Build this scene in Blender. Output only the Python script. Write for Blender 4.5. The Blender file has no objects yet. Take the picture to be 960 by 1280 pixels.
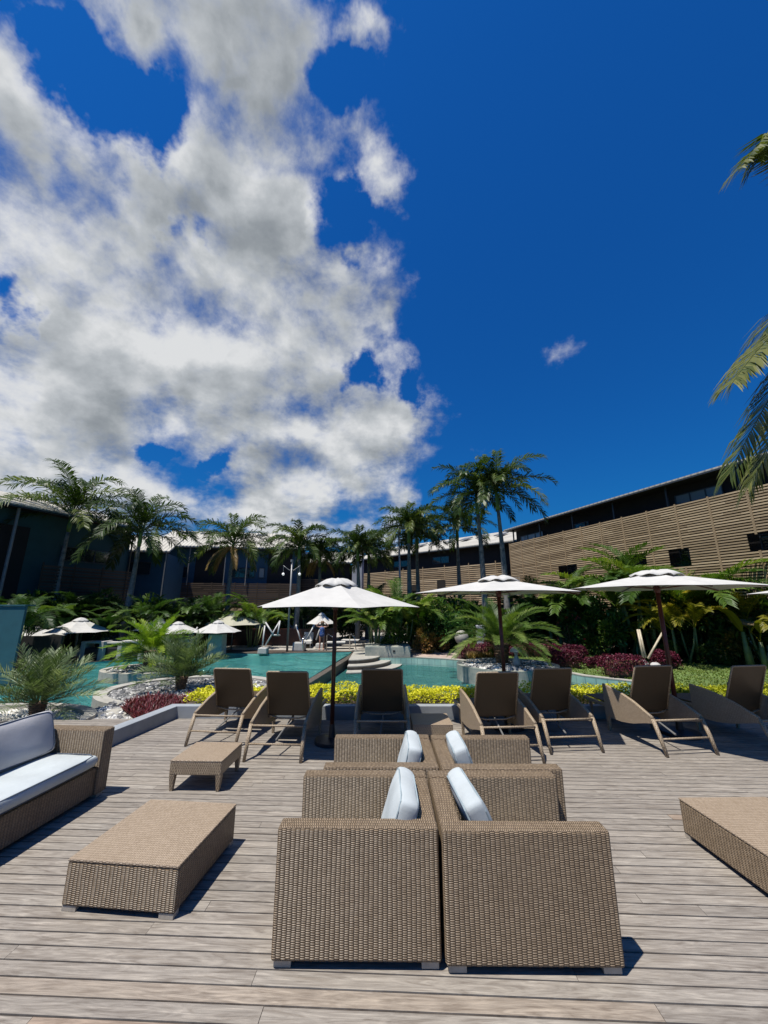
import bpy, bmesh, math, random
from mathutils import Vector, Matrix, noise
from mathutils.geometry import tessellate_polygon
R = math.radians; PI = math.pi
random.seed(7)
sc = bpy.context.scene
COL = sc.collection

# ------------------------------------------------------------------ camera model
F, CX, CY, TILT, HC = 475.0, 480.0, 640.0, R(13.5), 2.0
ct, st = math.cos(TILT), math.sin(TILT)
def ray(px, py):
    r, u = (px-CX)/F, (CY-py)/F
    return Vector((r, ct-u*st, st+u*ct))
def gp(px, py, z=0.0):            # photo pixel -> point on the level z
    d = ray(px, py); k = (z-HC)/d.z
    return Vector((d.x*k, d.y*k, z))
def yp(px, py, Y):                # photo pixel -> point at distance Y
    d = ray(px, py); k = Y/d.y
    return Vector((d.x*k, Y, HC+d.z*k))
G, ZU, ZL = -0.87, -0.97, -1.25    # garden ground, upper and lower pool water

cam = bpy.data.cameras.new('camera'); co = bpy.data.objects.new('camera', cam); COL.objects.link(co)
co.location = (0, 0, HC); co.rotation_euler = (R(90)+TILT, 0, 0)
cam.sensor_fit = 'VERTICAL'; cam.sensor_height = 24; cam.lens = 24*F/1280
cam.clip_start = 0.05; cam.clip_end = 2000
sc.camera = co

# ------------------------------------------------------------------ materials
def nmat(name):
    m = bpy.data.materials.new(name); m.use_nodes = True
    nt = m.node_tree; nt.nodes.clear()
    return m, nt
def N(nt, t, **kw):
    n = nt.nodes.new(t)
    for k, v in kw.items():
        if k == 'inp':
            for a, b in v.items(): n.inputs[a].default_value = b
        else: setattr(n, k, v)
    return n
def L(nt, a, b): nt.links.new(a, b)
def c4(c): return (c[0], c[1], c[2], 1)
def ramp(nt, fac, stops):
    r = N(nt, 'ShaderNodeValToRGB'); cr = r.color_ramp
    while len(cr.elements) < len(stops): cr.elements.new(0.5)
    for e, (p, c) in zip(cr.elements, stops): e.position = p; e.color = c4(c)
    L(nt, fac, r.inputs[0]); return r.outputs[0]
def math_(nt, op, a, b=None, c=None, clamp=False):
    n = N(nt, 'ShaderNodeMath', operation=op, use_clamp=clamp)
    for i, v in enumerate((a, b, c)):
        if v is None: continue
        if hasattr(v, 'default_value') or hasattr(v, 'links'): L(nt, v, n.inputs[i])
        else: n.inputs[i].default_value = v
    return n.outputs[0]
def mixc(nt, f, a, b, mode='MIX'):
    n = N(nt, 'ShaderNodeMix', data_type='RGBA', blend_type=mode)
    for s, v in ((n.inputs[0], f), (n.inputs[6], a), (n.inputs[7], b)):
        if hasattr(v, 'links'): L(nt, v, s)
        else: s.default_value = v if not isinstance(v, tuple) else c4(v)
    return n.outputs[2]

def simple(name, col, rough=0.6, var=0.12, scale=6.0, metal=0.0, bump=0.0, bscale=60, spec=0.5, detail=6):
    """paint, metal, concrete...: a base colour with slow and fine variation and optional bump"""
    m, nt = nmat(name)
    out = N(nt, 'ShaderNodeOutputMaterial'); p = N(nt, 'ShaderNodeBsdfPrincipled')
    L(nt, p.outputs[0], out.inputs[0])
    tc = N(nt, 'ShaderNodeTexCoord'); oi = N(nt, 'ShaderNodeObjectInfo')
    no = N(nt, 'ShaderNodeTexNoise', inp={'Scale': scale, 'Detail': detail, 'Roughness': 0.65})
    L(nt, tc.outputs['Object'], no.inputs['Vector'])
    lo = tuple(c*(1-var*1.6) for c in col); hi = tuple(min(1, c*(1+var)) for c in col)
    L(nt, ramp(nt, no.outputs[0], [(0.3, lo), (0.5, col), (0.72, hi)]), p.inputs['Base Color'])
    p.inputs['Roughness'].default_value = rough; p.inputs['Metallic'].default_value = metal
    p.inputs['Specular IOR Level'].default_value = spec
    if bump:
        n2 = N(nt, 'ShaderNodeTexNoise', inp={'Scale': bscale, 'Detail': 4})
        L(nt, tc.outputs['Object'], n2.inputs['Vector'])
        b = N(nt, 'ShaderNodeBump', inp={'Strength': bump, 'Distance': 0.01})
        L(nt, n2.outputs[0], b.inputs['Height']); L(nt, b.outputs[0], p.inputs['Normal'])
    return m

def weave(name, cu, cv, light, dark, gap, bump=1.0):
    """woven synthetic wicker: staggered columns of short flat strands, mapped in metres"""
    m, nt = nmat(name)
    out = N(nt, 'ShaderNodeOutputMaterial'); p = N(nt, 'ShaderNodeBsdfPrincipled')
    L(nt, p.outputs[0], out.inputs[0])
    uv = N(nt, 'ShaderNodeUVMap'); uv.uv_map = 'UVMap'
    wn = N(nt, 'ShaderNodeTexNoise', inp={'Scale': 9.0, 'Detail': 2})
    L(nt, uv.outputs[0], wn.inputs['Vector'])
    sep = N(nt, 'ShaderNodeSeparateXYZ'); L(nt, uv.outputs[0], sep.inputs[0])
    wob = math_(nt, 'MULTIPLY', math_(nt, 'SUBTRACT', wn.outputs[0], 0.5), cv*0.9)
    u = math_(nt, 'DIVIDE', math_(nt, 'ADD', sep.outputs[0], wob), cu)
    v0 = math_(nt, 'DIVIDE', math_(nt, 'ADD', sep.outputs[1], wob), cv)
    iu = math_(nt, 'FLOOR', u)
    par = math_(nt, 'MULTIPLY', math_(nt, 'MODULO', math_(nt, 'ABSOLUTE', iu), 2.0), 0.5)
    v = math_(nt, 'ADD', v0, par)
    iv = math_(nt, 'FLOOR', v)
    fu = math_(nt, 'FRACT', u); fv = math_(nt, 'FRACT', v)
    su = math_(nt, 'POWER', math_(nt, 'SINE', math_(nt, 'MULTIPLY', fu, PI)), 0.45)
    sv = math_(nt, 'POWER', math_(nt, 'SINE', math_(nt, 'MULTIPLY', fv, PI)), 0.9)
    h = math_(nt, 'MULTIPLY', su, sv)
    cb = N(nt, 'ShaderNodeCombineXYZ'); L(nt, iu, cb.inputs[0]); L(nt, iv, cb.inputs[1])
    wh = N(nt, 'ShaderNodeTexWhiteNoise', noise_dimensions='2D'); L(nt, cb.outputs[0], wh.inputs['Vector'])
    big = N(nt, 'ShaderNodeTexNoise', inp={'Scale': 3.5, 'Detail': 5}); L(nt, uv.outputs[0], big.inputs['Vector'])
    f = math_(nt, 'ADD', math_(nt, 'MULTIPLY', wh.outputs[0], 0.6), math_(nt, 'MULTIPLY', big.outputs[0], 0.45), clamp=True)
    strand = mixc(nt, f, dark, light)
    colr = mixc(nt, math_(nt, 'SMOOTH_MIN', math_(nt, 'MULTIPLY', h, 1.35), 1.0, 0.1, clamp=True), gap, strand)
    L(nt, colr, p.inputs['Base Color'])
    p.inputs['Roughness'].default_value = 0.42
    p.inputs['Specular IOR Level'].default_value = 0.4
    b = N(nt, 'ShaderNodeBump', inp={'Strength': bump, 'Distance': 0.006})
    L(nt, h, b.inputs['Height']); L(nt, b.outputs[0], p.inputs['Normal'])
    return m

def leafmat(name, a, b, c=None, trans=0.35, rough=0.45):
    """foliage: colour runs along the per-leaf attribute 'var', with some light passing through"""
    m, nt = nmat(name)
    out = N(nt, 'ShaderNodeOutputMaterial'); p = N(nt, 'ShaderNodeBsdfPrincipled')
    at = N(nt, 'ShaderNodeAttribute'); at.attribute_name = 'var'
    oi = N(nt, 'ShaderNodeObjectInfo')
    f = math_(nt, 'ADD', at.outputs['Fac'], math_(nt, 'MULTIPLY', math_(nt, 'SUBTRACT', oi.outputs['Random'], 0.5), 0.2), clamp=True)
    st_ = [(0.0, a), (0.62, b), (1.0, c or tuple(min(1, x*1.5) for x in b))]
    colr = ramp(nt, f, st_)
    L(nt, colr, p.inputs['Base Color']); p.inputs['Roughness'].default_value = rough
    p.inputs['Specular IOR Level'].default_value = 0.28
    tr = N(nt, 'ShaderNodeBsdfTranslucent')
    L(nt, mixc(nt, 1.0, colr, (1.0, 1.15, 0.45), 'MULTIPLY'), tr.inputs[0])
    mx = N(nt, 'ShaderNodeMixShader'); mx.inputs[0].default_value = trans
    L(nt, p.outputs[0], mx.inputs[1]); L(nt, tr.outputs[0], mx.inputs[2]); L(nt, mx.outputs[0], out.inputs[0])
    return m

def fabric(name, col, trans=0.0, fine=900, var=0.06):
    m, nt = nmat(name)
    out = N(nt, 'ShaderNodeOutputMaterial'); p = N(nt, 'ShaderNodeBsdfPrincipled')
    tc = N(nt, 'ShaderNodeTexCoord')
    no = N(nt, 'ShaderNodeTexNoise', inp={'Scale': 4.0, 'Detail': 8, 'Roughness': 0.6}); L(nt, tc.outputs['Object'], no.inputs['Vector'])
    n2 = N(nt, 'ShaderNodeTexNoise', inp={'Scale': float(fine), 'Detail': 1}); L(nt, tc.outputs['Object'], n2.inputs['Vector'])
    cc = ramp(nt, no.outputs[0], [(0.3, tuple(c*(1-var*2) for c in col)), (0.7, tuple(min(1, c*(1+var)) for c in col))])
    L(nt, cc, p.inputs['Base Color']); p.inputs['Roughness'].default_value = 0.9; p.inputs['Specular IOR Level'].default_value = 0.15
    bb = math_(nt, 'ADD', math_(nt, 'MULTIPLY', n2.outputs[0], 0.15), no.outputs[0])
    b = N(nt, 'ShaderNodeBump', inp={'Strength': 0.35, 'Distance': 0.02}); L(nt, bb, b.inputs['Height']); L(nt, b.outputs[0], p.inputs['Normal'])
    if trans:
        tr = N(nt, 'ShaderNodeBsdfTranslucent'); L(nt, cc, tr.inputs[0])
        mx = N(nt, 'ShaderNodeMixShader'); mx.inputs[0].default_value = trans
        L(nt, p.outputs[0], mx.inputs[1]); L(nt, tr.outputs[0], mx.inputs[2]); L(nt, mx.outputs[0], out.inputs[0])
    else: L(nt, p.outputs[0], out.inputs[0])
    return m

M = {}
M['wicker'] = weave('wicker', 0.028, 0.0112, (0.44, 0.327, 0.212), (0.25, 0.177, 0.108), (0.038, 0.024, 0.013), 1.2)
M['wicker_fine'] = weave('wicker_fine', 0.024, 0.012, (0.48, 0.377, 0.272), (0.33, 0.25, 0.17), (0.15, 0.105, 0.065), 0.6)
M['wicker_rim'] = weave('wicker_rim', 0.012, 0.05, (0.47, 0.37, 0.25), (0.33, 0.25, 0.165), (0.14, 0.10, 0.06), 0.6)
M['sling'] = weave('sling', 0.006, 0.006, (0.10, 0.060, 0.026), (0.07, 0.042, 0.018), (0.045, 0.027, 0.012), 0.2)
M['foot'] = simple('foot_grey', (0.42, 0.37, 0.30), 0.5, 0.15, 20)
M['blue_cushion'] = fabric('blue_cushion', (0.45, 0.485, 0.485), 0.0)
M['grey_cushion'] = fabric('grey_cushion', (0.50, 0.49, 0.49), 0.0)
M['piping'] = fabric('piping', (0.10, 0.12, 0.15), 0.0)
M['piping_pale'] = fabric('piping_pale', (0.30, 0.36, 0.38))
M['canvas'] = fabric('canvas', (0.56, 0.545, 0.505), 0.09, 700, 0.05)
M['canvas_cream'] = fabric('canvas_cream', (0.46, 0.44, 0.33), 0.12, 700, 0.04)
M['dark_wood'] = simple('dark_wood', (0.055, 0.018, 0.012), 0.35, 0.3, 12)
M['red_wood'] = simple('red_wood', (0.10, 0.022, 0.014), 0.35, 0.3, 12)
M['white_metal'] = simple('white_metal', (0.50, 0.49, 0.46), 0.35, 0.08, 8)
M['cream_wood'] = simple('cream_wood', (0.50, 0.42, 0.29), 0.5, 0.15, 10)
M['grey_metal'] = simple('grey_metal', (0.20, 0.20, 0.195), 0.4, 0.1, 8, 0.2)
M['steel'] = simple('steel', (0.6, 0.6, 0.6), 0.2, 0.05, 8, 1.0)
M['wall_render'] = simple('wall_render', (0.27, 0.29, 0.305), 0.75, 0.10, 3, 0, 0.3, 90)
M['teal_paint'] = simple('teal_paint', (0.030, 0.110, 0.130), 0.6, 0.10, 2, 0, 0.2, 60)
M['blue_paint'] = simple('blue_paint', (0.020, 0.066, 0.110), 0.6, 0.12, 1.2)
M['green_paint'] = simple('green_paint', (0.018, 0.066, 0.070), 0.6, 0.12, 1.2)
M['dark_recess'] = simple('dark_recess', (0.012, 0.010, 0.009), 0.8, 0.2, 2)  # near-black colour that stands in for deep shade on walls and soffits
M['dark_frame'] = simple('dark_frame', (0.04, 0.045, 0.05), 0.4, 0.1, 4)
M['grey_wall'] = simple('grey_wall', (0.42, 0.43, 0.44), 0.7, 0.08, 2)
M['beige_soffit'] = simple('beige_soffit', (0.36, 0.26, 0.145), 0.7, 0.15, 2)
M['stone_light'] = simple('stone_light', (0.36, 0.34, 0.29), 0.7, 0.16, 5, 0, 0.4, 40)
M['stone_terrace'] = simple('stone_terrace', (0.36, 0.33, 0.28), 0.8, 0.2, 3, 0, 0.4, 30)
M['stone_dark'] = simple('stone_dark', (0.10, 0.085, 0.065), 0.5, 0.3, 5, 0, 0.4, 30)
M['soil'] = simple('soil', (0.06, 0.042, 0.03), 0.95, 0.35, 9, 0, 0.8, 40)
M['lawn_base'] = simple('lawn_base', (0.10, 0.155, 0.035), 0.95, 0.35, 1.5, 0, 0.8, 60)
M['path'] = simple('path', (0.38, 0.29, 0.24), 0.9, 0.25, 1.8, 0, 0.4, 40)
M['bark'] = simple('bark', (0.21, 0.195, 0.17), 0.85, 0.35, 5, 0, 0.7, 12)
M['bark_brown'] = simple('bark_brown', (0.17, 0.10, 0.055), 0.9, 0.45, 14, 0, 1.0, 30)
M['crownshaft'] = simple('crownshaft', (0.12, 0.21, 0.04), 0.4, 0.2, 3)
M['stem_green'] = simple('stem_green', (0.16, 0.19, 0.07), 0.5, 0.25, 6)
M['white_stone'] = simple('white_stone', (0.46, 0.445, 0.41), 0.7, 0.12, 8, 0, 0.3, 50)
M['skin'] = simple('skin', (0.42, 0.20, 0.13), 0.55, 0.05, 8)
M['hair'] = simple('hair', (0.20, 0.12, 0.07), 0.6, 0.2, 30)
M['black_plastic'] = simple('black_plastic', (0.02, 0.02, 0.022), 0.5, 0.1, 8)
M['red_fabric'] = fabric('red_fabric', (0.22, 0.02, 0.03))

def pebble_mat(name, a, b, c):
    m, nt = nmat(name)
    out = N(nt, 'ShaderNodeOutputMaterial'); p = N(nt, 'ShaderNodeBsdfPrincipled'); L(nt, p.outputs[0], out.inputs[0])
    at = N(nt, 'ShaderNodeAttribute'); at.attribute_name = 'var'
    L(nt, ramp(nt, at.outputs['Fac'], [(0.0, a), (0.5, b), (1.0, c)]), p.inputs['Base Color']); p.inputs['Roughness'].default_value = 0.7
    return m
M['pebble_white'] = pebble_mat('pebble_white', (0.35, 0.32, 0.27), (0.62, 0.59, 0.52), (0.80, 0.78, 0.72))
M['pebble_dark'] = pebble_mat('pebble_dark', (0.035, 0.038, 0.04), (0.13, 0.13, 0.13), (0.30, 0.29, 0.27))
M['pebble_mixed'] = pebble_mat('pebble_mixed', (0.05, 0.05, 0.055), (0.30, 0.29, 0.27), (0.78, 0.76, 0.70))

# foliage colours
M['royal'] = leafmat('royal_leaf', (0.016, 0.034, 0.008), (0.055, 0.095, 0.018), (0.18, 0.20, 0.045), 0.32, 0.42)
M['coco'] = leafmat('coconut_leaf', (0.018, 0.032, 0.006), (0.06, 0.088, 0.016), (0.22, 0.22, 0.06), 0.35)
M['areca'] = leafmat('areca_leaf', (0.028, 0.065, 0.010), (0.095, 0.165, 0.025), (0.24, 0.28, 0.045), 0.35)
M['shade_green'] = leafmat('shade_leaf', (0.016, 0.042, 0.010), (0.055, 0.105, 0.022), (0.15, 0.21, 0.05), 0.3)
M['gold'] = leafmat('golden_leaf', (0.09, 0.10, 0.012), (0.32, 0.27, 0.025), (0.55, 0.42, 0.05), 0.35)
M['bright'] = leafmat('bright_leaf', (0.05, 0.10, 0.008), (0.14, 0.23, 0.02), (0.30, 0.38, 0.04), 0.4)
M['silver'] = leafmat('silver_leaf', (0.045, 0.075, 0.025), (0.13, 0.18, 0.075), (0.34, 0.38, 0.22), 0.25)
M['cycad'] = leafmat('cycad_leaf', (0.03, 0.065, 0.012), (0.09, 0.15, 0.025), (0.24, 0.29, 0.08), 0.3)
M['glossy'] = leafmat('glossy_leaf', (0.016, 0.05, 0.012), (0.05, 0.13, 0.03), (0.12, 0.24, 0.07), 0.25, 0.25)
M['croton'] = leafmat('croton_leaf', (0.04, 0.07, 0.015), (0.20, 0.13, 0.03), (0.55, 0.30, 0.12), 0.3)
M['burgundy'] = leafmat('burgundy_leaf', (0.045, 0.006, 0.016), (0.12, 0.014, 0.035), (0.24, 0.035, 0.07), 0.2)
M['bromeliad'] = leafmat('red_blade', (0.03, 0.014, 0.012), (0.125, 0.022, 0.03), (0.34, 0.07, 0.08), 0.25)
M['yellow'] = leafmat('yellow_leaf', (0.06, 0.12, 0.010), (0.55, 0.53, 0.02), (0.80, 0.74, 0.05), 0.25, 0.6)
M['grass'] = leafmat('grass_blade', (0.05, 0.09, 0.012), (0.15, 0.21, 0.035), (0.36, 0.40, 0.14), 0.3)
M['petal'] = leafmat('petal', (0.45, 0.04, 0.05), (0.70, 0.12, 0.13), (0.85, 0.35, 0.30), 0.3)
M['dryleaf'] = leafmat('dry_leaf', (0.10, 0.06, 0.02), (0.30, 0.19, 0.06), (0.48, 0.33, 0.13), 0.3)

# deck boards
def deck_mat():
    m, nt = nmat('deck_boards')
    out = N(nt, 'ShaderNodeOutputMaterial'); p = N(nt, 'ShaderNodeBsdfPrincipled'); L(nt, p.outputs[0], out.inputs[0])
    uv = N(nt, 'ShaderNodeUVMap'); uv.uv_map = 'UVMap'
    at = N(nt, 'ShaderNodeAttribute'); at.attribute_name = 'var'
    mp = N(nt, 'ShaderNodeMapping'); mp.inputs['Scale'].default_value = (1.6, 34, 1); L(nt, uv.outputs[0], mp.inputs[0])
    g = N(nt, 'ShaderNodeTexNoise', inp={'Scale': 1.5, 'Detail': 8, 'Roughness': 0.7, 'Distortion': 1.2}); L(nt, mp.outputs[0], g.inputs['Vector'])
    mp2 = N(nt, 'ShaderNodeMapping'); mp2.inputs['Scale'].default_value = (1.2, 9, 1); L(nt, uv.outputs[0], mp2.inputs[0])
    g2 = N(nt, 'ShaderNodeTexNoise', inp={'Scale': 2.2, 'Detail': 6, 'Roughness': 0.6, 'Distortion': 2.5}); L(nt, mp2.outputs[0], g2.inputs['Vector'])
    fi = N(nt, 'ShaderNodeTexNoise', inp={'Scale': 260.0, 'Detail': 2}); L(nt, mp.outputs[0], fi.inputs['Vector'])
    base = ramp(nt, at.outputs['Fac'], [(0.0, (0.185, 0.170, 0.148)), (0.3, (0.245, 0.220, 0.190)), (0.62, (0.285, 0.255, 0.218)), (0.86, (0.295, 0.270, 0.235)), (0.95, (0.30, 0.245, 0.19)), (1.0, (0.28, 0.215, 0.165))])
    grain = ramp(nt, g.outputs[0], [(0.30, (0.55, 0.52, 0.50)), (0.48, (0.88, 0.87, 0.86)), (0.60, (1.05, 1.04, 1.02)), (0.76, (1.5, 1.48, 1.45))])
    c = mixc(nt, 1.0, base, grain, 'MULTIPLY')
    pat = ramp(nt, g2.outputs[0], [(0.34, (0.72, 0.69, 0.67)), (0.52, (1.0, 1.0, 1.0)), (0.70, (1.30, 1.29, 1.27))])
    c = mixc(nt, 1.0, c, pat, 'MULTIPLY')
    L(nt, c, p.inputs['Base Color'])
    p.inputs['Roughness'].default_value = 0.72; p.inputs['Specular IOR Level'].default_value = 0.3
    hh = math_(nt, 'ADD', g.outputs[0], math_(nt, 'MULTIPLY', fi.outputs[0], 0.2))
    b = N(nt, 'ShaderNodeBump', inp={'Strength': 0.35, 'Distance': 0.004}); L(nt, hh, b.inputs['Height']); L(nt, b.outputs[0], p.inputs['Normal'])
    return m
M['deck'] = deck_mat()

def tile_mat(name, a, b, grout, s=0.12):
    m, nt = nmat(name)
    out = N(nt, 'ShaderNodeOutputMaterial'); p = N(nt, 'ShaderNodeBsdfPrincipled'); L(nt, p.outputs[0], out.inputs[0])
    uv = N(nt, 'ShaderNodeUVMap'); uv.uv_map = 'UVMap'
    br = N(nt, 'ShaderNodeTexBrick', offset=0.0, inp={'Scale': 1.0, 'Mortar Size': s*0.05, 'Brick Width': s, 'Row Height': s, 'Color1': c4(a), 'Color2': c4(b), 'Mortar': c4(grout)})
    L(nt, uv.outputs[0], br.inputs['Vector'])
    no = N(nt, 'ShaderNodeTexNoise', inp={'Scale': 0.9, 'Detail': 5}); L(nt, uv.outputs[0], no.inputs['Vector'])
    c = mixc(nt, 1.0, br.outputs[0], ramp(nt, no.outputs[0], [(0.35, (0.55, 0.62, 0.66)), (0.65, (1.2, 1.15, 1.1))]), 'MULTIPLY')
    L(nt, c, p.inputs['Base Color']); p.inputs['Roughness'].default_value = 0.35
    return m
M['tile_pool'] = tile_mat('tile_pool', (0.14, 0.56, 0.50), (0.24, 0.66, 0.58), (0.30, 0.50, 0.47))
M['tile_pale'] = tile_mat('tile_pale', (0.30, 0.52, 0.46), (0.42, 0.62, 0.54), (0.22, 0.36, 0.32), 0.3)
M['tile_wall'] = tile_mat('tile_wall', (0.29, 0.32, 0.28), (0.38, 0.39, 0.33), (0.42, 0.40, 0.35), 0.1)

def water_mat(name, tint, wave):
    m, nt = nmat(name)
    out = N(nt, 'ShaderNodeOutputMaterial')
    tr = N(nt, 'ShaderNodeBsdfTransparent'); tr.inputs[0].default_value = c4(tint)
    gl = N(nt, 'ShaderNodeBsdfGlossy', inp={'Roughness': 0.03}); gl.inputs[0].default_value = (1, 1, 1, 1)
    df = N(nt, 'ShaderNodeBsdfDiffuse'); df.inputs[0].default_value = (0.13, 0.52, 0.47, 1)
    tc = N(nt, 'ShaderNodeTexCoord')
    mp = N(nt, 'ShaderNodeMapping'); mp.inputs['Scale'].default_value = (0.7, 1.1, 1); L(nt, tc.outputs['Object'], mp.inputs[0])
    no = N(nt, 'ShaderNodeTexNoise', inp={'Scale': wave, 'Detail': 5, 'Roughness': 0.62, 'Distortion': 1.4}); L(nt, mp.outputs[0], no.inputs['Vector'])
    b = N(nt, 'ShaderNodeBump', inp={'Strength': 1.0, 'Distance': 0.6}); L(nt, no.outputs[0], b.inputs['Height'])
    L(nt, b.outputs[0], gl.inputs['Normal']); L(nt, b.outputs[0], df.inputs['Normal'])
    fr = N(nt, 'ShaderNodeFresnel', inp={'IOR': 1.55}); L(nt, b.outputs[0], fr.inputs['Normal'])
    m1 = N(nt, 'ShaderNodeMixShader'); m1.inputs[0].default_value = 0.38
    L(nt, tr.outputs[0], m1.inputs[1]); L(nt, df.outputs[0], m1.inputs[2])
    mx = N(nt, 'ShaderNodeMixShader'); L(nt, fr.outputs[0], mx.inputs[0]); L(nt, m1.outputs[0], mx.inputs[1]); L(nt, gl.outputs[0], mx.inputs[2])
    L(nt, mx.outputs[0], out.inputs[0])
    return m
M['water'] = water_mat('pool_water', (0.80, 0.97, 0.96), 1.7)
M['water_pale'] = water_mat('pool_water_shallow', (0.85, 0.97, 0.95), 3.4)

def glass_mat(name, col, rough=0.06):
    m, nt = nmat(name)
    out = N(nt, 'ShaderNodeOutputMaterial'); p = N(nt, 'ShaderNodeBsdfPrincipled'); L(nt, p.outputs[0], out.inputs[0])
    p.inputs['Base Color'].default_value = c4(col); p.inputs['Roughness'].default_value = rough; p.inputs['Specular IOR Level'].default_value = 1.0
    return m
M['glass'] = glass_mat('window_glass', (0.02, 0.025, 0.03))
M['glass_pale'] = glass_mat('window_glass_pale', (0.22, 0.24, 0.25), 0.2)

def slat_mat(name, a, b):
    m, nt = nmat(name)
    out = N(nt, 'ShaderNodeOutputMaterial'); p = N(nt, 'ShaderNodeBsdfPrincipled'); L(nt, p.outputs[0], out.inputs[0])
    at = N(nt, 'ShaderNodeAttribute'); at.attribute_name = 'var'
    uv = N(nt, 'ShaderNodeUVMap'); uv.uv_map = 'UVMap'
    mp = N(nt, 'ShaderNodeMapping'); mp.inputs['Scale'].default_value = (0.5, 6, 1); L(nt, uv.outputs[0], mp.inputs[0])
    no = N(nt, 'ShaderNodeTexNoise', inp={'Scale': 2.0, 'Detail': 6}); L(nt, mp.outputs[0], no.inputs['Vector'])
    f = math_(nt, 'ADD', math_(nt, 'MULTIPLY', at.outputs['Fac'], 0.5), math_(nt, 'MULTIPLY', no.outputs[0], 0.5))
    L(nt, ramp(nt, f, [(0.25, a), (0.75, b)]), p.inputs['Base Color']); p.inputs['Roughness'].default_value = 0.75
    return m
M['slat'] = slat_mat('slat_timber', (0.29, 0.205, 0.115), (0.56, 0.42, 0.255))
M['slat_dark'] = slat_mat('slat_timber_dark', (0.045, 0.030, 0.018), (0.09, 0.062, 0.040))  # shaded copy of the slat timber, the shade put into its colour

def roof_mat():
    m, nt = nmat('metal_roof')
    out = N(nt, 'ShaderNodeOutputMaterial'); p = N(nt, 'ShaderNodeBsdfPrincipled'); L(nt, p.outputs[0], out.inputs[0])
    uv = N(nt, 'ShaderNodeUVMap'); uv.uv_map = 'UVMap'
    sep = N(nt, 'ShaderNodeSeparateXYZ'); L(nt, uv.outputs[0], sep.inputs[0])
    w = math_(nt, 'SINE', math_(nt, 'MULTIPLY', sep.outputs[0], 2*PI/0.35))
    no = N(nt, 'ShaderNodeTexNoise', inp={'Scale': 0.5, 'Detail': 5}); L(nt, uv.outputs[0], no.inputs['Vector'])
    L(nt, ramp(nt, no.outputs[0], [(0.3, (0.40, 0.37, 0.31)), (0.7, (0.54, 0.51, 0.43))]), p.inputs['Base Color'])
    p.inputs['Roughness'].default_value = 0.55
    b = N(nt, 'ShaderNodeBump', inp={'Strength': 0.8, 'Distance': 0.05}); L(nt, w, b.inputs['Height']); L(nt, b.outputs[0], p.inputs['Normal'])
    return m
M['roof'] = roof_mat()

# swimsuit
def swim_mat():
    m, nt = nmat('swimsuit')
    out = N(nt, 'ShaderNodeOutputMaterial'); p = N(nt, 'ShaderNodeBsdfPrincipled'); L(nt, p.outputs[0], out.inputs[0])
    tc = N(nt, 'ShaderNodeTexCoord')
    v = N(nt, 'ShaderNodeTexVoronoi', inp={'Scale': 14.0}); L(nt, tc.outputs['Object'], v.inputs['Vector'])
    L(nt, ramp(nt, v.outputs['Distance'], [(0.2, (0.5, 0.5, 0.6)), (0.35, (0.02, 0.04, 0.16)), (0.6, (0.03, 0.08, 0.25))]), p.inputs['Base Color'])
    return m
M['swim'] = swim_mat()

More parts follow.
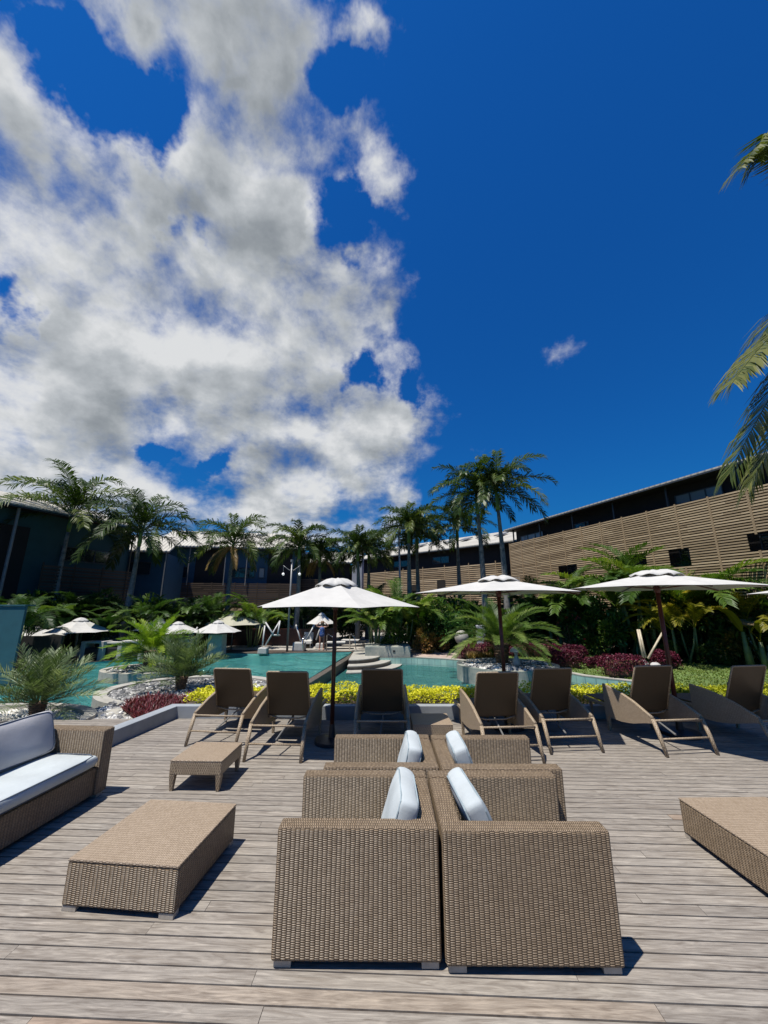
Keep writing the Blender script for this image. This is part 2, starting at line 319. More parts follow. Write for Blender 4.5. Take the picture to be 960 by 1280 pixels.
# ------------------------------------------------------------------ mesh builder
class MB:
    def __init__(s): s.v = []; s.f = []; s.a = []; s.has = False; s.var = 0.5
    def add(s, vs, fs, var=None):
        o = len(s.v); s.v.extend([tuple(p) for p in vs]); s.f.extend([tuple(i+o for i in f) for f in fs])
        if var is not None: s.has = True
        s.a.extend([s.var if var is None else var]*len(vs))
    def box(s, c, d, rz=0, var=None, taper=(1, 1), M4=None):
        x, y, z = d[0]/2, d[1]/2, d[2]/2; vs = []
        for sz in (-1, 1):
            tx, ty = taper if sz < 0 else (1, 1)
            for sx, sy in ((-1, -1), (1, -1), (1, 1), (-1, 1)):
                p = Vector((sx*x*tx, sy*y*ty, sz*z))
                if M4 is not None: p = M4 @ p
                elif rz: p = Matrix.Rotation(rz, 3, 'Z') @ p
                vs.append(p+Vector(c))
        s.add(vs, [(0, 3, 2, 1), (4, 5, 6, 7), (0, 1, 5, 4), (1, 2, 6, 5), (2, 3, 7, 6), (3, 0, 4, 7)], var)
    def tube(s, pts, rad, n=8, cap=True, var=None):
        pts = [Vector(p) for p in pts]
        if not isinstance(rad, (list, tuple)): rad = [rad]*len(pts)
        vs, fs = [], []
        ref = None
        for i, p in enumerate(pts):
            t = (pts[min(i+1, len(pts)-1)]-pts[max(i-1, 0)]).normalized()
            if ref is None: ref = Vector((1, 0, 0)) if abs(t.x) < 0.8 else Vector((0, 1, 0))
            b = t.cross(ref).normalized(); a = b.cross(t).normalized(); ref = a
            for k in range(n):
                q = 2*PI*k/n; vs.append(p+(a*math.cos(q)+b*math.sin(q))*rad[i])
        for i in range(len(pts)-1):
            for k in range(n):
                k2 = (k+1) % n; fs.append((i*n+k, i*n+k2, (i+1)*n+k2, (i+1)*n+k))
        if cap: fs.append(tuple(range(n-1, -1, -1))); fs.append(tuple((len(pts)-1)*n+k for k in range(n)))
        s.add(vs, fs, var)
    def lathe(s, prof, c=(0, 0, 0), n=24, sx=1, sy=1, var=None):
        vs, fs = [], []
        for r, z in prof:
            for k in range(n):
                q = 2*PI*k/n; vs.append((c[0]+r*sx*math.cos(q), c[1]+r*sy*math.sin(q), c[2]+z))
        for i in range(len(prof)-1):
            for k in range(n):
                k2 = (k+1) % n; fs.append((i*n+k, i*n+k2, (i+1)*n+k2, (i+1)*n+k))
        s.add(vs, fs, var)
    def prism(s, poly, x0, x1):        # polygon in the y-z plane extruded along x
        n = len(poly); vs = [(x0, y, z) for y, z in poly]+[(x1, y, z) for y, z in poly]
        fs = [tuple(range(n)), tuple(range(2*n-1, n-1, -1))]
        for i in range(n):
            j = (i+1) % n; fs.append((i, i+n, j+n, j))
        s.add(vs, fs)
    def slab(s, poly, z0, z1):         # plan polygon given a thickness
        n = len(poly); vs = [(p[0], p[1], z0) for p in poly]+[(p[0], p[1], z1) for p in poly]
        tri = tessellate_polygon([[Vector((p[0], p[1], 0)) for p in poly]])
        fs = [tuple(t) for t in tri]+[tuple(i+n for i in t) for t in tri]
        for i in range(n):
            j = (i+1) % n; fs.append((i, j, j+n, i+n))
        s.add(vs, fs)
    def build(s, name, mat, parent=None, smooth=False, bevel=0, uvs=False, swap=True, solid=0, recalc=False, subsurf=0):
        me = bpy.data.meshes.new(name); me.from_pydata(s.v, [], s.f)
        if recalc or uvs:
            bm = bmesh.new(); bm.from_mesh(me); bmesh.ops.recalc_face_normals(bm, faces=bm.faces)
            if uvs:
                ul = bm.loops.layers.uv.new('UVMap')
                for f in bm.faces:
                    n = f.normal; ax = max(range(3), key=lambda i: abs(n[i]))
                    for l in f.loops:
                        c = l.vert.co
                        if ax == 2: l[ul].uv = (c.y, c.x) if swap else (c.x, c.y)
                        elif ax == 0: l[ul].uv = (c.y, c.z)
                        else: l[ul].uv = (c.x, c.z)
            bm.to_mesh(me); bm.free()
        if s.has:
            at = me.attributes.new('var', 'FLOAT', 'POINT'); at.data.foreach_set('value', s.a)
        me.materials.append(mat)
        if smooth: me.shade_smooth()
        o = bpy.data.objects.new(name, me); COL.objects.link(o)
        if parent is not None: o.parent = parent
        if subsurf: md = o.modifiers.new('subdivision', 'SUBSURF'); md.levels = subsurf; md.render_levels = subsurf
        if solid: md = o.modifiers.new('solidify', 'SOLIDIFY'); md.thickness = solid; md.offset = 0
        if bevel: md = o.modifiers.new('bevel', 'BEVEL'); md.width = bevel; md.segments = 2; md.limit_method = 'ANGLE'; md.angle_limit = R(35)
        return o

def tag(o, label=None, cat=None, group=None, kind=None):
    if label: o['label'] = label
    if cat: o['category'] = cat
    if group: o['group'] = group
    if kind: o['kind'] = kind
    return o
def empty(name, loc, label, cat, group=None, rz=0, scale=1):
    o = bpy.data.objects.new(name, None); COL.objects.link(o); o.empty_display_size = 0.2
    o.location = loc; o.rotation_euler = (0, 0, rz); o.scale = (scale,)*3 if not isinstance(scale, tuple) else scale
    return tag(o, label, cat, group)
def kids(o): return [c for c in COL.objects if c.parent == o]
def dup(root, loc, rz, label, group=None, scale=None):
    r = root.copy(); COL.objects.link(r); r.location = loc; r.rotation_euler = (0, 0, rz); r['label'] = label
    if group: r['group'] = group
    if scale is not None: r.scale = (scale,)*3 if not isinstance(scale, tuple) else scale
    def rec(src, dst):
        for ch in kids(src):
            c = ch.copy(); COL.objects.link(c); c.parent = dst; rec(ch, c)
    rec(root, r); return r
class Proto:
    """the first call moves the original, later calls copy it"""
    def __init__(s, maker): s.maker = maker; s.root = None
    def __call__(s, loc, rz, label, group=None, scale=1):
        if s.root is None:
            s.root = s.maker(); o = s.root; o.location = loc; o.rotation_euler = (0, 0, rz)
            o.scale = (scale,)*3 if not isinstance(scale, tuple) else scale
            o['label'] = label
            if group: o['group'] = group
            return o
        return dup(s.root, loc, rz, label, group, scale)

# ------------------------------------------------------------------ sky
SUN = Vector((-0.27, -0.20, 0.94)).normalized()
el = math.asin(SUN.z); az = math.atan2(SUN.x, SUN.y)
w = bpy.data.worlds.new('World'); sc.world = w; w.use_nodes = True
nt = w.node_tree; nt.nodes.clear()
out = N(nt, 'ShaderNodeOutputWorld'); bg = N(nt, 'ShaderNodeBackground'); L(nt, bg.outputs[0], out.inputs[0])
sky = N(nt, 'ShaderNodeTexSky', sky_type='NISHITA', sun_disc=False, sun_elevation=el, sun_rotation=az, air_density=1.7, dust_density=0.7, ozone_density=3.5, altitude=0)
bg.inputs[1].default_value = 0.05
skyc = mixc(nt, 1.0, sky.outputs[0], (0.06, 0.555, 1.36), 'MULTIPLY')
tc = N(nt, 'ShaderNodeTexCoord')
D0 = tc.outputs['Generated']
def vm(op, a, b=None, s=None):
    n = N(nt, 'ShaderNodeVectorMath', operation=op)
    for i, v in enumerate((a, b)):
        if v is None: continue
        if hasattr(v, 'links'): L(nt, v, n.inputs[i])
        else: n.inputs[i].default_value = v
    if s is not None: n.inputs['Scale'].default_value = s
    return n
nrm = vm('NORMALIZE', D0).outputs[0]
wn = N(nt, 'ShaderNodeTexNoise', inp={'Scale': 3.2, 'Detail': 6, 'Roughness': 0.55}); L(nt, nrm, wn.inputs['Vector'])
warp = vm('SCALE', vm('SUBTRACT', wn.outputs[1], (0.5, 0.5, 0.5)).outputs[0], None, 0.30).outputs[0]
wn2 = N(nt, 'ShaderNodeTexNoise', inp={'Scale': 10.0, 'Detail': 5, 'Roughness': 0.6}); L(nt, nrm, wn2.inputs['Vector'])
warp2 = vm('SCALE', vm('SUBTRACT', wn2.outputs[1], (0.5, 0.5, 0.5)).outputs[0], None, 0.12).outputs[0]
D1 = vm('ADD', vm('ADD', nrm, warp).outputs[0], warp2).outputs[0]
BL = [(165, 0, 75, .7), (190, 70, 50, .7), (250, 40, 100), (320, -10, 130), (350, 60, 100), (395, 30, 60, .8), (400, 90, 50, .7), (300, 110, 70, .8), (340, 170, 85, .8), (300, 230, 80, .8),
      (400, 170, 55, .7), (450, 190, 60, .75), (475, 220, 45, .8), (-20, 90, 75, .7), (10, 160, 80, .7), (40, 225, 75, .7), (110, 215, 50, .5), (150, 245, 55, .5), (10, 290, 120),
      (100, 320, 95), (170, 320, 80), (230, 280, 85), (190, 400, 160), (40, 430, 160), (320, 340, 100), (370, 290, 60, .8), (350, 430, 110), (445, 395, 72, .9), (480, 405, 45, .9),
      (290, 490, 150), (110, 510, 150), (0, 540, 140), (395, 490, 75, .9), (410, 560, 100), (465, 540, 70, .9), (502, 530, 42, .9), (340, 600, 100), (210, 640, 90), (90, 610, 100), (-20, 640, 110),
      (440, 600, 60, .7), (478, 38, 38, .7), (695, 428, 26, .32), (490, 625, 34, .7)]
HO = [(150, 160, 55), (210, 185, 50), (90, 110, 55), (70, 50, 50), (430, 300, 55), (455, 470, 30), (12, 385, 34), (210, 548, 24), (272, 572, 22), (250, 305, 28, .7), (440, 110, 50), (520, 480, 30)]
def field(lst):
    acc = None
    for it in lst:
        px, py, r = it[:3]; wt = it[3] if len(it) > 3 else 1.0
        c = ray(px, py).normalized(); rr = (ray(px+r, py).normalized()-ray(px-r, py).normalized()).length/2
        rr = (rr+(ray(px, py+r).normalized()-ray(px, py-r).normalized()).length/2)/2
        d = vm('DISTANCE', D1, tuple(c)).outputs['Value']
        v = math_(nt, 'MULTIPLY', math_(nt, 'SUBTRACT', 1.0, math_(nt, 'DIVIDE', d, rr)), wt)
        acc = v if acc is None else math_(nt, 'SMOOTH_MAX', acc, v, 0.25)
    return acc
fb = field(BL); fh = field(HO)
back = N(nt, 'ShaderNodeTexNoise', inp={'Scale': 2.2, 'Detail': 3}); L(nt, nrm, back.inputs['Vector'])
sepd = N(nt, 'ShaderNodeSeparateXYZ'); L(nt, nrm, sepd.inputs[0])
behind = math_(nt, 'MULTIPLY', math_(nt, 'LESS_THAN', sepd.outputs[1], -0.1), 3.0)
bk = math_(nt, 'SUBTRACT', math_(nt, 'MULTIPLY', math_(nt, 'SUBTRACT', back.outputs[0], 0.75), behind), math_(nt, 'MULTIPLY', math_(nt, 'GREATER_THAN', sepd.outputs[1], -0.1), 5.0))
f0 = math_(nt, 'SUBTRACT', math_(nt, 'MINIMUM', fb, 0.62), math_(nt, 'MULTIPLY', math_(nt, 'MAXIMUM', fh, 0.0), 1.15))
f0 = math_(nt, 'MAXIMUM', f0, bk)
# cloud layer seen from below: noise on a level plane (coarse overhead, fine towards the horizon) mixed with noise on the dome
def layer(vec):
    sp_ = N(nt, 'ShaderNodeSeparateXYZ'); L(nt, vec, sp_.inputs[0])
    zz_ = math_(nt, 'ADD', math_(nt, 'MAXIMUM', sp_.outputs[2], 0.0), 0.30)
    cb_ = N(nt, 'ShaderNodeCombineXYZ'); L(nt, math_(nt, 'DIVIDE', sp_.outputs[0], zz_), cb_.inputs[0]); L(nt, math_(nt, 'DIVIDE', sp_.outputs[1], zz_), cb_.inputs[1]); cb_.inputs[2].default_value = 0.37
    return cb_.outputs[0]
def fb_(vec, det, rough):
    a_ = N(nt, 'ShaderNodeTexNoise', inp={'Scale': 3.0, 'Detail': det, 'Roughness': rough, 'Distortion': 0.15}); L(nt, layer(vec), a_.inputs['Vector'])
    b_ = N(nt, 'ShaderNodeTexNoise', inp={'Scale': 5.0, 'Detail': det, 'Roughness': rough, 'Distortion': 0.15}); L(nt, vec, b_.inputs['Vector'])
    return math_(nt, 'ADD', math_(nt, 'MULTIPLY', a_.outputs[0], 0.55), math_(nt, 'MULTIPLY', b_.outputs[0], 0.45))
n_den = fb_(nrm, 11.0, 0.60)
hfn = N(nt, 'ShaderNodeTexNoise', inp={'Scale': 16.0, 'Detail': 8, 'Roughness': 0.62, 'Distortion': 0.3}); L(nt, nrm, hfn.inputs['Vector'])
den = math_(nt, 'ADD', f0, math_(nt, 'MULTIPLY', math_(nt, 'SUBTRACT', n_den, 0.502), 4.2))
den = math_(nt, 'ADD', den, math_(nt, 'MULTIPLY', math_(nt, 'SUBTRACT', hfn.outputs[0], 0.5), 0.8))
alpha = N(nt, 'ShaderNodeMapRange', interpolation_type='SMOOTHSTEP'); L(nt, den, alpha.inputs[0])
alpha.inputs[1].default_value = -0.22; alpha.inputs[2].default_value = 0.75
# lit flanks where the density falls off towards the sun, grey where the cloud is thick
off = vm('NORMALIZE', vm('ADD', nrm, tuple(SUN*0.07)).outputs[0]).outputs[0]
s1 = fb_(nrm, 7.0, 0.55); s2 = fb_(off, 7.0, 0.55)
rel = math_(nt, 'SUBTRACT', s1, s2)
lowf = N(nt, 'ShaderNodeTexNoise', inp={'Scale': 2.4, 'Detail': 2}); L(nt, nrm, lowf.inputs['Vector'])
thick = N(nt, 'ShaderNodeMapRange', interpolation_type='SMOOTHSTEP'); L(nt, den, thick.inputs[0]); thick.inputs[1].default_value = 0.35; thick.inputs[2].default_value = 1.25
sh = math_(nt, 'ADD', math_(nt, 'MULTIPLY', thick.outputs[0], 0.38), math_(nt, 'MULTIPLY', math_(nt, 'SUBTRACT', lowf.outputs[0], 0.36), 1.3))
sh = math_(nt, 'SUBTRACT', sh, math_(nt, 'MULTIPLY', rel, 4.2), clamp=True)
ccol = ramp(nt, sh, [(0.0, (0.74, 0.755, 0.77)), (0.3, (0.50, 0.53, 0.56)), (0.65, (0.31, 0.34, 0.37)), (1.0, (0.20, 0.225, 0.26))])
ccol = mixc(nt, 1.0, ccol, (1/0.05*0.80,)*3, 'MULTIPLY')
L(nt, mixc(nt, alpha.outputs[0], skyc, ccol), bg.inputs[0])

sl = bpy.data.lights.new('sun', 'SUN'); sl.energy = 5.0; sl.angle = R(0.55); sl.color = (1.0, 0.955, 0.88)
so = bpy.data.objects.new('sun', sl); COL.objects.link(so); so.rotation_euler = SUN.to_track_quat('Z', 'Y').to_euler(); so.location = (-10, -8, 40)
sc.view_settings.view_transform = 'Standard'; sc.view_settings.look = 'None'; sc.view_settings.exposure = 0.28; sc.view_settings.gamma = 1
sc.cycles.use_denoising = True
sc.cycles.max_bounces = 7; sc.cycles.transparent_max_bounces = 12; sc.cycles.glossy_bounces = 3; sc.cycles.diffuse_bounces = 3
sc.cycles.sample_clamp_indirect = 4; sc.cycles.caustics_reflective = False; sc.cycles.caustics_refractive = False

# ------------------------------------------------------------------ deck
DA = R(-2.4)                                  # the boards run a touch off the picture's axis
WY = 7.45                                     # front face of the planter wall
mb = MB(); mb.has = True
pitch, gap = 0.0975, 0.0105
ca, sa = math.cos(DA), math.sin(DA)
def d2w(u, v): return (u*ca-v*sa, u*sa+v*ca)
rows = int(14/pitch)
random.seed(3)
run = 0.5
for i in range(rows):
    v = -3.2+i*pitch
    u = -9.5-random.random()*2.5
    while u < 11.5:
        ln = random.choice((1.9, 2.4, 2.9, 3.4))*random.uniform(0.9, 1.1)
        u1 = u+ln
        hh = random.uniform(-0.0012, 0.0012)
        corners = [(u+0.0015, v), (u1-0.0015, v), (u1-0.0015, v+pitch-gap), (u+0.0015, v+pitch-gap)]
        pts = [d2w(a, b) for a, b in corners]
        if all(p[1] < WY+0.05 for p in pts) and any(p[1] > -3 for p in pts):
            var = min(0.9, max(0, random.gauss(0.5, 0.16))) if random.random() > 0.03 else random.uniform(0.90, 1)
            mb.add([(p[0], p[1], -0.035) for p in pts]+[(p[0], p[1], hh) for p in pts], [(0, 3, 2, 1), (4, 5, 6, 7), (0, 1, 5, 4), (1, 2, 6, 5), (2, 3, 7, 6), (3, 0, 4, 7)], var)
        u = u1
deck = mb.build('deck', M['deck'], uvs=True, swap=False); tag(deck, kind='structure')
# shift the grain per board so that no two boards share it
me = deck.data; ul = me.uv_layers['UVMap'].data
for p in me.polygons:
    k = p.vertices[0]//8
    for li in p.loop_indices:
        c = me.vertices[me.loops[li].vertex_index].co
        ul[li].uv = ((c.x*ca+c.y*sa)+k*13.37, (-c.x*sa+c.y*ca)+k*0.713)
mb = MB(); mb.box((0.5, 2.2, -0.62), (21, 10.4, 0.5)); tag(mb.build('deck_substructure', M['soil']), kind='structure')

# low rendered planter wall round the deck
def WX(y): return -3.72-0.148*(7.41-y)        # inner face of the left run
mb = MB()
poly = [(WX(-3), -3), (WX(WY), WY), (12.5, WY), (12.5, WY+0.16), (WX(WY)-0.17, WY+0.16), (WX(-3)-0.17, -3)]
mb.slab(poly, -1.6, 0.205)
o = mb.build('planter_wall', M['wall_render'], bevel=0.008, recalc=True)
tag(o, 'low blue grey rendered wall running round the edge of the wooden deck', 'wall')

# ------------------------------------------------------------------ ground, pools
def ell(cx, cy, rx, ry, n=40, a0=0, a1=2*PI): return [(cx+rx*math.cos(a0+(a1-a0)*k/n), cy+ry*math.sin(a0+(a1-a0)*k/n)) for k in range(n)]
def smooth_poly(pts, it=2):
    for _ in range(it):
        q = []
        for i in range(len(pts)):
            a, b = pts[i], pts[(i+1) % len(pts)]
            q += [(a[0]*.75+b[0]*.25, a[1]*.75+b[1]*.25), (a[0]*.25+b[0]*.75, a[1]*.25+b[1]*.75)]
        pts = q
    return pts
u_far = [tuple(gp(*p, ZU)[:2]) for p in ((440, 817), (330, 819.5), (262, 818.5), (200, 822), (130, 829), (75, 834))]
upper = u_far+[(-17.5, 17), (-17.5, 8.0), (-3.9, 8.0)]
lower = [(-1.95, 24.2), (-1.95, 21.9), (1.7, 21.9), (3.4, 21.2), (7.2, 18.4), (8.05, 16.5), (9.6, 15.15), (9.0, 12.5), (8.6, 8.0), (-3.9, 8.0)]
hole = u_far+[(-17.5, 17), (-17.5, 8.0), (8.6, 8.0), (9.0, 12.5), (9.6, 15.15), (8.05, 16.5), (7.2, 18.4), (3.4, 21.2), (1.7, 21.9), (-1.95, 21.9)]
outer = [(-400, -200), (400, -200), (400, 600), (-400, 600)]
def holed(outer, hole, z, name, mat, swap=False):
    pts = outer+hole; tri = tessellate_polygon([[Vector((*p, 0)) for p in outer], [Vector((*p, 0)) for p in hole]])
    m_ = MB(); m_.add([(p[0], p[1], z) for p in pts], [tuple(t) for t in tri]); return m_.build(name, mat, uvs=True, swap=False)
tag(holed(outer, hole, G, 'ground', M['soil']), kind='structure')
def basin(poly, zf, ztop, name, mat):
    m_ = MB(); n = len(poly)
    tri = tessellate_polygon([[Vector((*p, 0)) for p in poly]])
    m_.add([(p[0], p[1], zf) for p in poly], [tuple(t) for t in tri])
    for i in range(n):
        a, b = poly[i], poly[(i+1) % n]
        m_.add([(a[0], a[1], zf), (b[0], b[1], zf), (b[0], b[1], ztop), (a[0], a[1], ztop)], [(0, 1, 2, 3)])
    return tag(m_.build(name, mat, uvs=True, swap=False), kind='structure')
basin(upper, -2.1, G-0.001, 'pool_basin', M['tile_pool'])
basin(lower, -1.75, G-0.001, 'lower_pool_basin', M['tile_pale'])
def sheet(poly, z, name, mat):
    m_ = MB(); tri = tessellate_polygon([[Vector((*p, 0)) for p in poly]])
    m_.add([(p[0], p[1], z) for p in poly], [tuple(t) for t in tri]); o = m_.build(name, mat, uvs=True, swap=False)
    me_ = o.data
    if me_.polygons[0].normal.z < 0: me_.flip_normals()
    return tag(o, kind='structure')
sheet(upper, ZU, 'pool_water', M['water'])
sheet(lower, ZL, 'lower_pool_water', M['water_pale'])
# coping round the pools
def strip(path, wdt, z0, z1, mbb, closed=False):
    n = len(path)
    def nr(i):
        a = Vector(path[(i-1) % n] if (closed or i > 0) else path[i]); b = Vector(path[(i+1) % n] if (closed or i < n-1) else path[i])
        t = (b-a).normalized(); return Vector((-t.y, t.x))
    for i in range(n if closed else n-1):
        j = (i+1) % n; a, b = Vector(path[i]), Vector(path[j]); na, nb = nr(i), nr(j)
        q = [a, b, b+nb*wdt, a+na*wdt]
        mbb.add([(p.x, p.y, z0) for p in q]+[(p.x, p.y, z1) for p in q], [(0, 3, 2, 1), (4, 5, 6, 7), (0, 1, 5, 4), (1, 2, 6, 5), (2, 3, 7, 6), (3, 0, 4, 7)])
mb = MB(); strip([(1.7, 21.9), (3.4, 21.2), (7.2, 18.4), (8.05, 16.5), (9.6, 15.15), (9.0, 12.5), (8.7, 8.7)][::-1], -0.3, G-0.02, G+0.03, mb)
tag(mb.build('pool_coping', M['stone_light'], recalc=True), kind='structure')
mb = MB(); strip(u_far, -0.35, G-0.02, G+0.02, mb); tag(mb.build('pool_coping_far', M['stone_dark'], recalc=True), kind='structure')
# diagonal weir wall between the pools
mb = MB(); strip([(-1.75, 24.4), (-1.95, 23.0), (-3.05, 15.0), (-3.95, 8.4)], 0.30, -2.0, -0.86, mb)
o = mb.build('pool_divider_wall', M['stone_dark'], recalc=True, bevel=0.02); tag(o, 'dark stone wall running diagonally between the two swimming pools', 'wall')
# sunken arcs of steps in the upper pool's corner
for k, (r, z) in enumerate(((3.2, -1.08), (4.6, -1.28), (6.0, -1.5))):
    mb = MB(); pts = [(-2.2+r*math.cos(a), 24.6+r*0.9*math.sin(a)) for a in [R(180+90*i/20) for i in range(21)]]
    mb.slab([(-2.2, 24.4)]+pts+[(-2.2, 24.4-r*0.9)][:0], -2.1, z); tag(mb.build('pool_step', M['tile_pale'], uvs=True, swap=False), kind='structure')
    mb = MB(); strip(pts, 0.13, z-0.01, z+0.012, mb); tag(mb.build('pool_step_edge', M['stone_dark'], recalc=True), kind='structure')
# terrace and its semicircular steps down into the lower pool
sheet([(-24, 21), (-24, 40), (3.2, 40), (3.2, 22.1), (-1.7, 22.1), (-1.7, 24.9), (-11, 25.6), (-14, 22)][::-1], G+0.006, 'terrace', M['stone_terrace'])
rt = empty('terrace_steps', (-1.9, 22.3, 0), 'curved stone steps leading from the terrace down into the lower pool', 'steps')
for r, z0, z1 in ((1.55, -1.8, -0.80), (2.15, -1.8, -1.0), (2.75, -1.8, -1.19)):
    mb = MB(); mb.slab([(0.1, 2.2)]+[(0.1+r*math.cos(a), r*1.1*math.sin(a)) for a in [R(-90+90*i/16) for i in range(17)]]+[(0.1+r, 2.2)], z0, z1-0.05); riser = mb.build('riser', M['stone_dark'], rt, recalc=True)
    mb = MB(); r2 = r+0.05; mb.slab([(0.1, 2.2)]+[(0.1+r2*math.cos(a), r2*1.1*math.sin(a)) for a in [R(-90+90*i/16) for i in range(17)]]+[(0.1+r2, 2.2)], z1-0.048, z1); mb.build('tread', M['stone_light'], rt, recalc=True)
mb = MB(); mb.box((0.2, 23.0, -1.0), (2.5, 1.9, 1.34)); o = mb.build('parapet_wall', M['tile_wall'], uvs=True, bevel=0.02, swap=False)
tag(o, 'pale grey tiled block wall beside the curved pool steps', 'wall')
# small dark square plate on the block
mb = MB(); mb.box((0.55, 22.04, -0.56), (0.12, 0.02, 0.10)); tag(mb.build('wall_light', M['black_plastic']), 'small dark wall light set in the tiled block by the pool steps', 'wall light')
# garden path and lawns
sheet([(1.9, 22.0), (3.5, 21.4), (4.4, 23.5), (4.6, 27), (2.4, 27), (1.2, 24.5)][::-1], G+0.008, 'path', M['path'])
LAWN = [(9.95, 15.1), (9.2, 12.5), (9.0, 8.7), (24, 8.7), (28, 18), (24, 20), (16, 20.6), (12.5, 21.2), (9.8, 21.2), (5.5, 23.2), (5.1, 21.5), (7.6, 18.5), (8.4, 16.7)]
sheet(LAWN, G+0.01, 'lawn', M['lawn_base'])

# ------------------------------------------------------------------ island beds on the left
def bed(name, poly, z, mat): 
    m_ = MB(); m_.slab(poly, -2.0, z); return tag(m_.build(name, mat, recalc=True), kind='structure')
bedA = [(WX(-3)-0.18, -3), (WX(7.3)-0.18, 7.3), (-3.9, 8.9), (-4.5, 9.3), (-5.2, 9.2), (-5.7, 8.75), (-6.2, 8.6), (-7.3, 9.0), (-9.5, 8.9), (-14, 8.0), (-16, -3)]
bed('planting_bed', bedA, -0.12, M['stone_light'])
isB = ell(-4.95, 10.75, 2.2, 1.75); bed('island_bed', isB, -0.22, M['stone_light'])
mb = MB(); strip(ell(-4.95, 10.75, 2.05, 1.55), -0.0, -0.3, -0.3, mb)
def ring_wall(name, label, cx, cy, rx, ry, z0, z1, wd, mat, uv=False, cat='planter'):
    m_ = MB(); n = 64
    for k in range(n):
        a, b = 2*PI*k/n, 2*PI*(k+1)/n
        q = [(cx+rx*math.cos(t)*s, cy+ry*math.sin(t)*s) for s in (1,) for t in (a, b)]
        qi = [(cx+(rx-wd)*math.cos(t), cy+(ry-wd)*math.sin(t)) for t in (a, b)]
        v = [(*q[0], z0), (*q[1], z0), (*q[1], z1), (*q[0], z1), (*qi[0], z0), (*qi[1], z0), (*qi[1], z1), (*qi[0], z1)]
        m_.add(v, [(0, 1, 2, 3), (4, 7, 6, 5), (3, 2, 6, 7)])
    me_ = m_.build(name, mat, uvs=uv, swap=False)
    if uv:       # cylindrical mapping keeps the tile courses level
        ul_ = me_.data.uv_layers['UVMap'].data
        for p in me_.data.polygons:
            if abs(p.normal.z) < 0.5:
                for li in p.loop_indices:
                    c = me_.data.vertices[me_.data.loops[li].vertex_index].co
                    a = math.atan2(c.y-cy, c.x-cx); a = a+2*PI if a < 0 and p.center.y > cy-0.001 and p.center.x < cx else a
                    ul_[li].uv = (a*rx, c.z)
    return tag(me_, label, cat)
ring_wall('round_planter', 'low stone rimmed island planter holding a silvery palm, nearest to the deck corner', -4.95, 10.75, 2.3, 1.85, -1.9, -0.15, 0.28, M['stone_light'], cat='planter')
ring_wall('stone_curb', 'curved stone curb enclosing white gravel behind the corner sofa', -7.3, 7.6, 1.9, 1.15, -0.3, -0.04, 0.20, M['stone_light'], cat='curb')
ring_wall('round_planter', 'round stone planter far out in the pool holding the bright green date palm', -9.75, 16.9, 1.85, 1.4, -2.0, -0.62, 0.22, M['stone_light'], cat='planter')
PX, PY, PR = 5.45, 18.0, 2.2
ring_wall('round_planter', 'round tiled planter in the lower pool filled with grey and white cobbles', PX, PY, PR, 1.95, -2.0, -0.62, 0.24, M['tile_wall'], True)
bed('planter_fill', ell(-9.75, 16.9, 1.65, 1.2), -0.68, M['soil'])
bed('planter_fill_tiled', ell(PX, PY, PR-0.2, 1.75), -0.68, M['soil'])

def pebbles(name, spots, mat, label, smin, smax):
    m_ = MB(); m_.has = True
    base = [(1, 0, 0), (0.5, 0.85, 0), (-0.5, 0.8, 0.1), (-1, 0, 0), (-0.45, -0.85, 0), (0.55, -0.8, 0.05), (0.35, 0.2, 0.62), (-0.35, -0.1, 0.6)]
    fs = [(0, 1, 6), (1, 2, 7, 6), (2, 3, 7), (3, 4, 7), (4, 5, 6, 7), (5, 0, 6)]
    for (x, y, z) in spots:
        s = random.uniform(smin, smax); a = random.random()*2*PI; k = random.uniform(0.6, 1.0); q = random.uniform(0.6, 1.1)
        m_.add([(x+s*(vx*math.cos(a)-vy*k*math.sin(a)), y+s*(vx*math.sin(a)+vy*k*math.cos(a)), z+vz*s*q) for vx, vy, vz in base], fs, random.random())
    o = m_.build(name, mat, smooth=False); return tag(o, label, 'stones', kind='stuff')
def in_ell(cx, cy, rx, ry, n, z):
    r_ = []
    for _ in range(n):
        a, q = random.random()*2*PI, math.sqrt(random.random()); r_.append((cx+rx*q*math.cos(a), cy+ry*q*math.sin(a), z))
    return r_
random.seed(11)
pebbles('white_gravel', in_ell(-7.3, 7.6, 1.7, 0.97, 3600, -0.12), M['pebble_white'], 'white gravel inside the curved stone curb', 0.02, 0.045)
s_ = []
while len(s_) < 3200:
    x, y = random.uniform(-14, -3.9), random.uniform(4.5, 9.2)
    e = ((x+7.3)/1.95)**2+((y-7.6)/1.2)**2
    if x < WX(y)-0.25 and e > 1 and (y < 8.5 or x > -6.0 and y < 9.1): s_.append((x, y, -0.13))
pebbles('dark_cobbles', s_, M['pebble_mixed'], 'mixed cobbles around the curb by the corner sofa', 0.04, 0.10)
pebbles('island_cobbles', in_ell(-4.95, 10.75, 2.0, 1.55, 1700, -0.21), M['pebble_mixed'], 'pale cobbles around the silvery palm on the near island', 0.03, 0.075)
pebbles('island_dark_cobbles', [p for p in in_ell(-4.95, 10.75, 2.0, 1.55, 1100, -0.20) if ((p[0]+4.6)/1.45)**2+((p[1]-10.75)/1.2)**2 > 1], M['pebble_dark'], 'dark cobbles along the rim of the near island', 0.04, 0.09)
pebbles('far_cobbles', in_ell(-9.75, 16.9, 1.6, 1.15, 700, -0.68), M['pebble_mixed'], 'cobbles under the bright green date palm', 0.05, 0.10)
pebbles('planter_cobbles', in_ell(PX, PY, PR-0.25, 1.7, 1500, -0.66), M['pebble_mixed'], 'grey and white cobbles filling the tiled round planter', 0.06, 0.13)

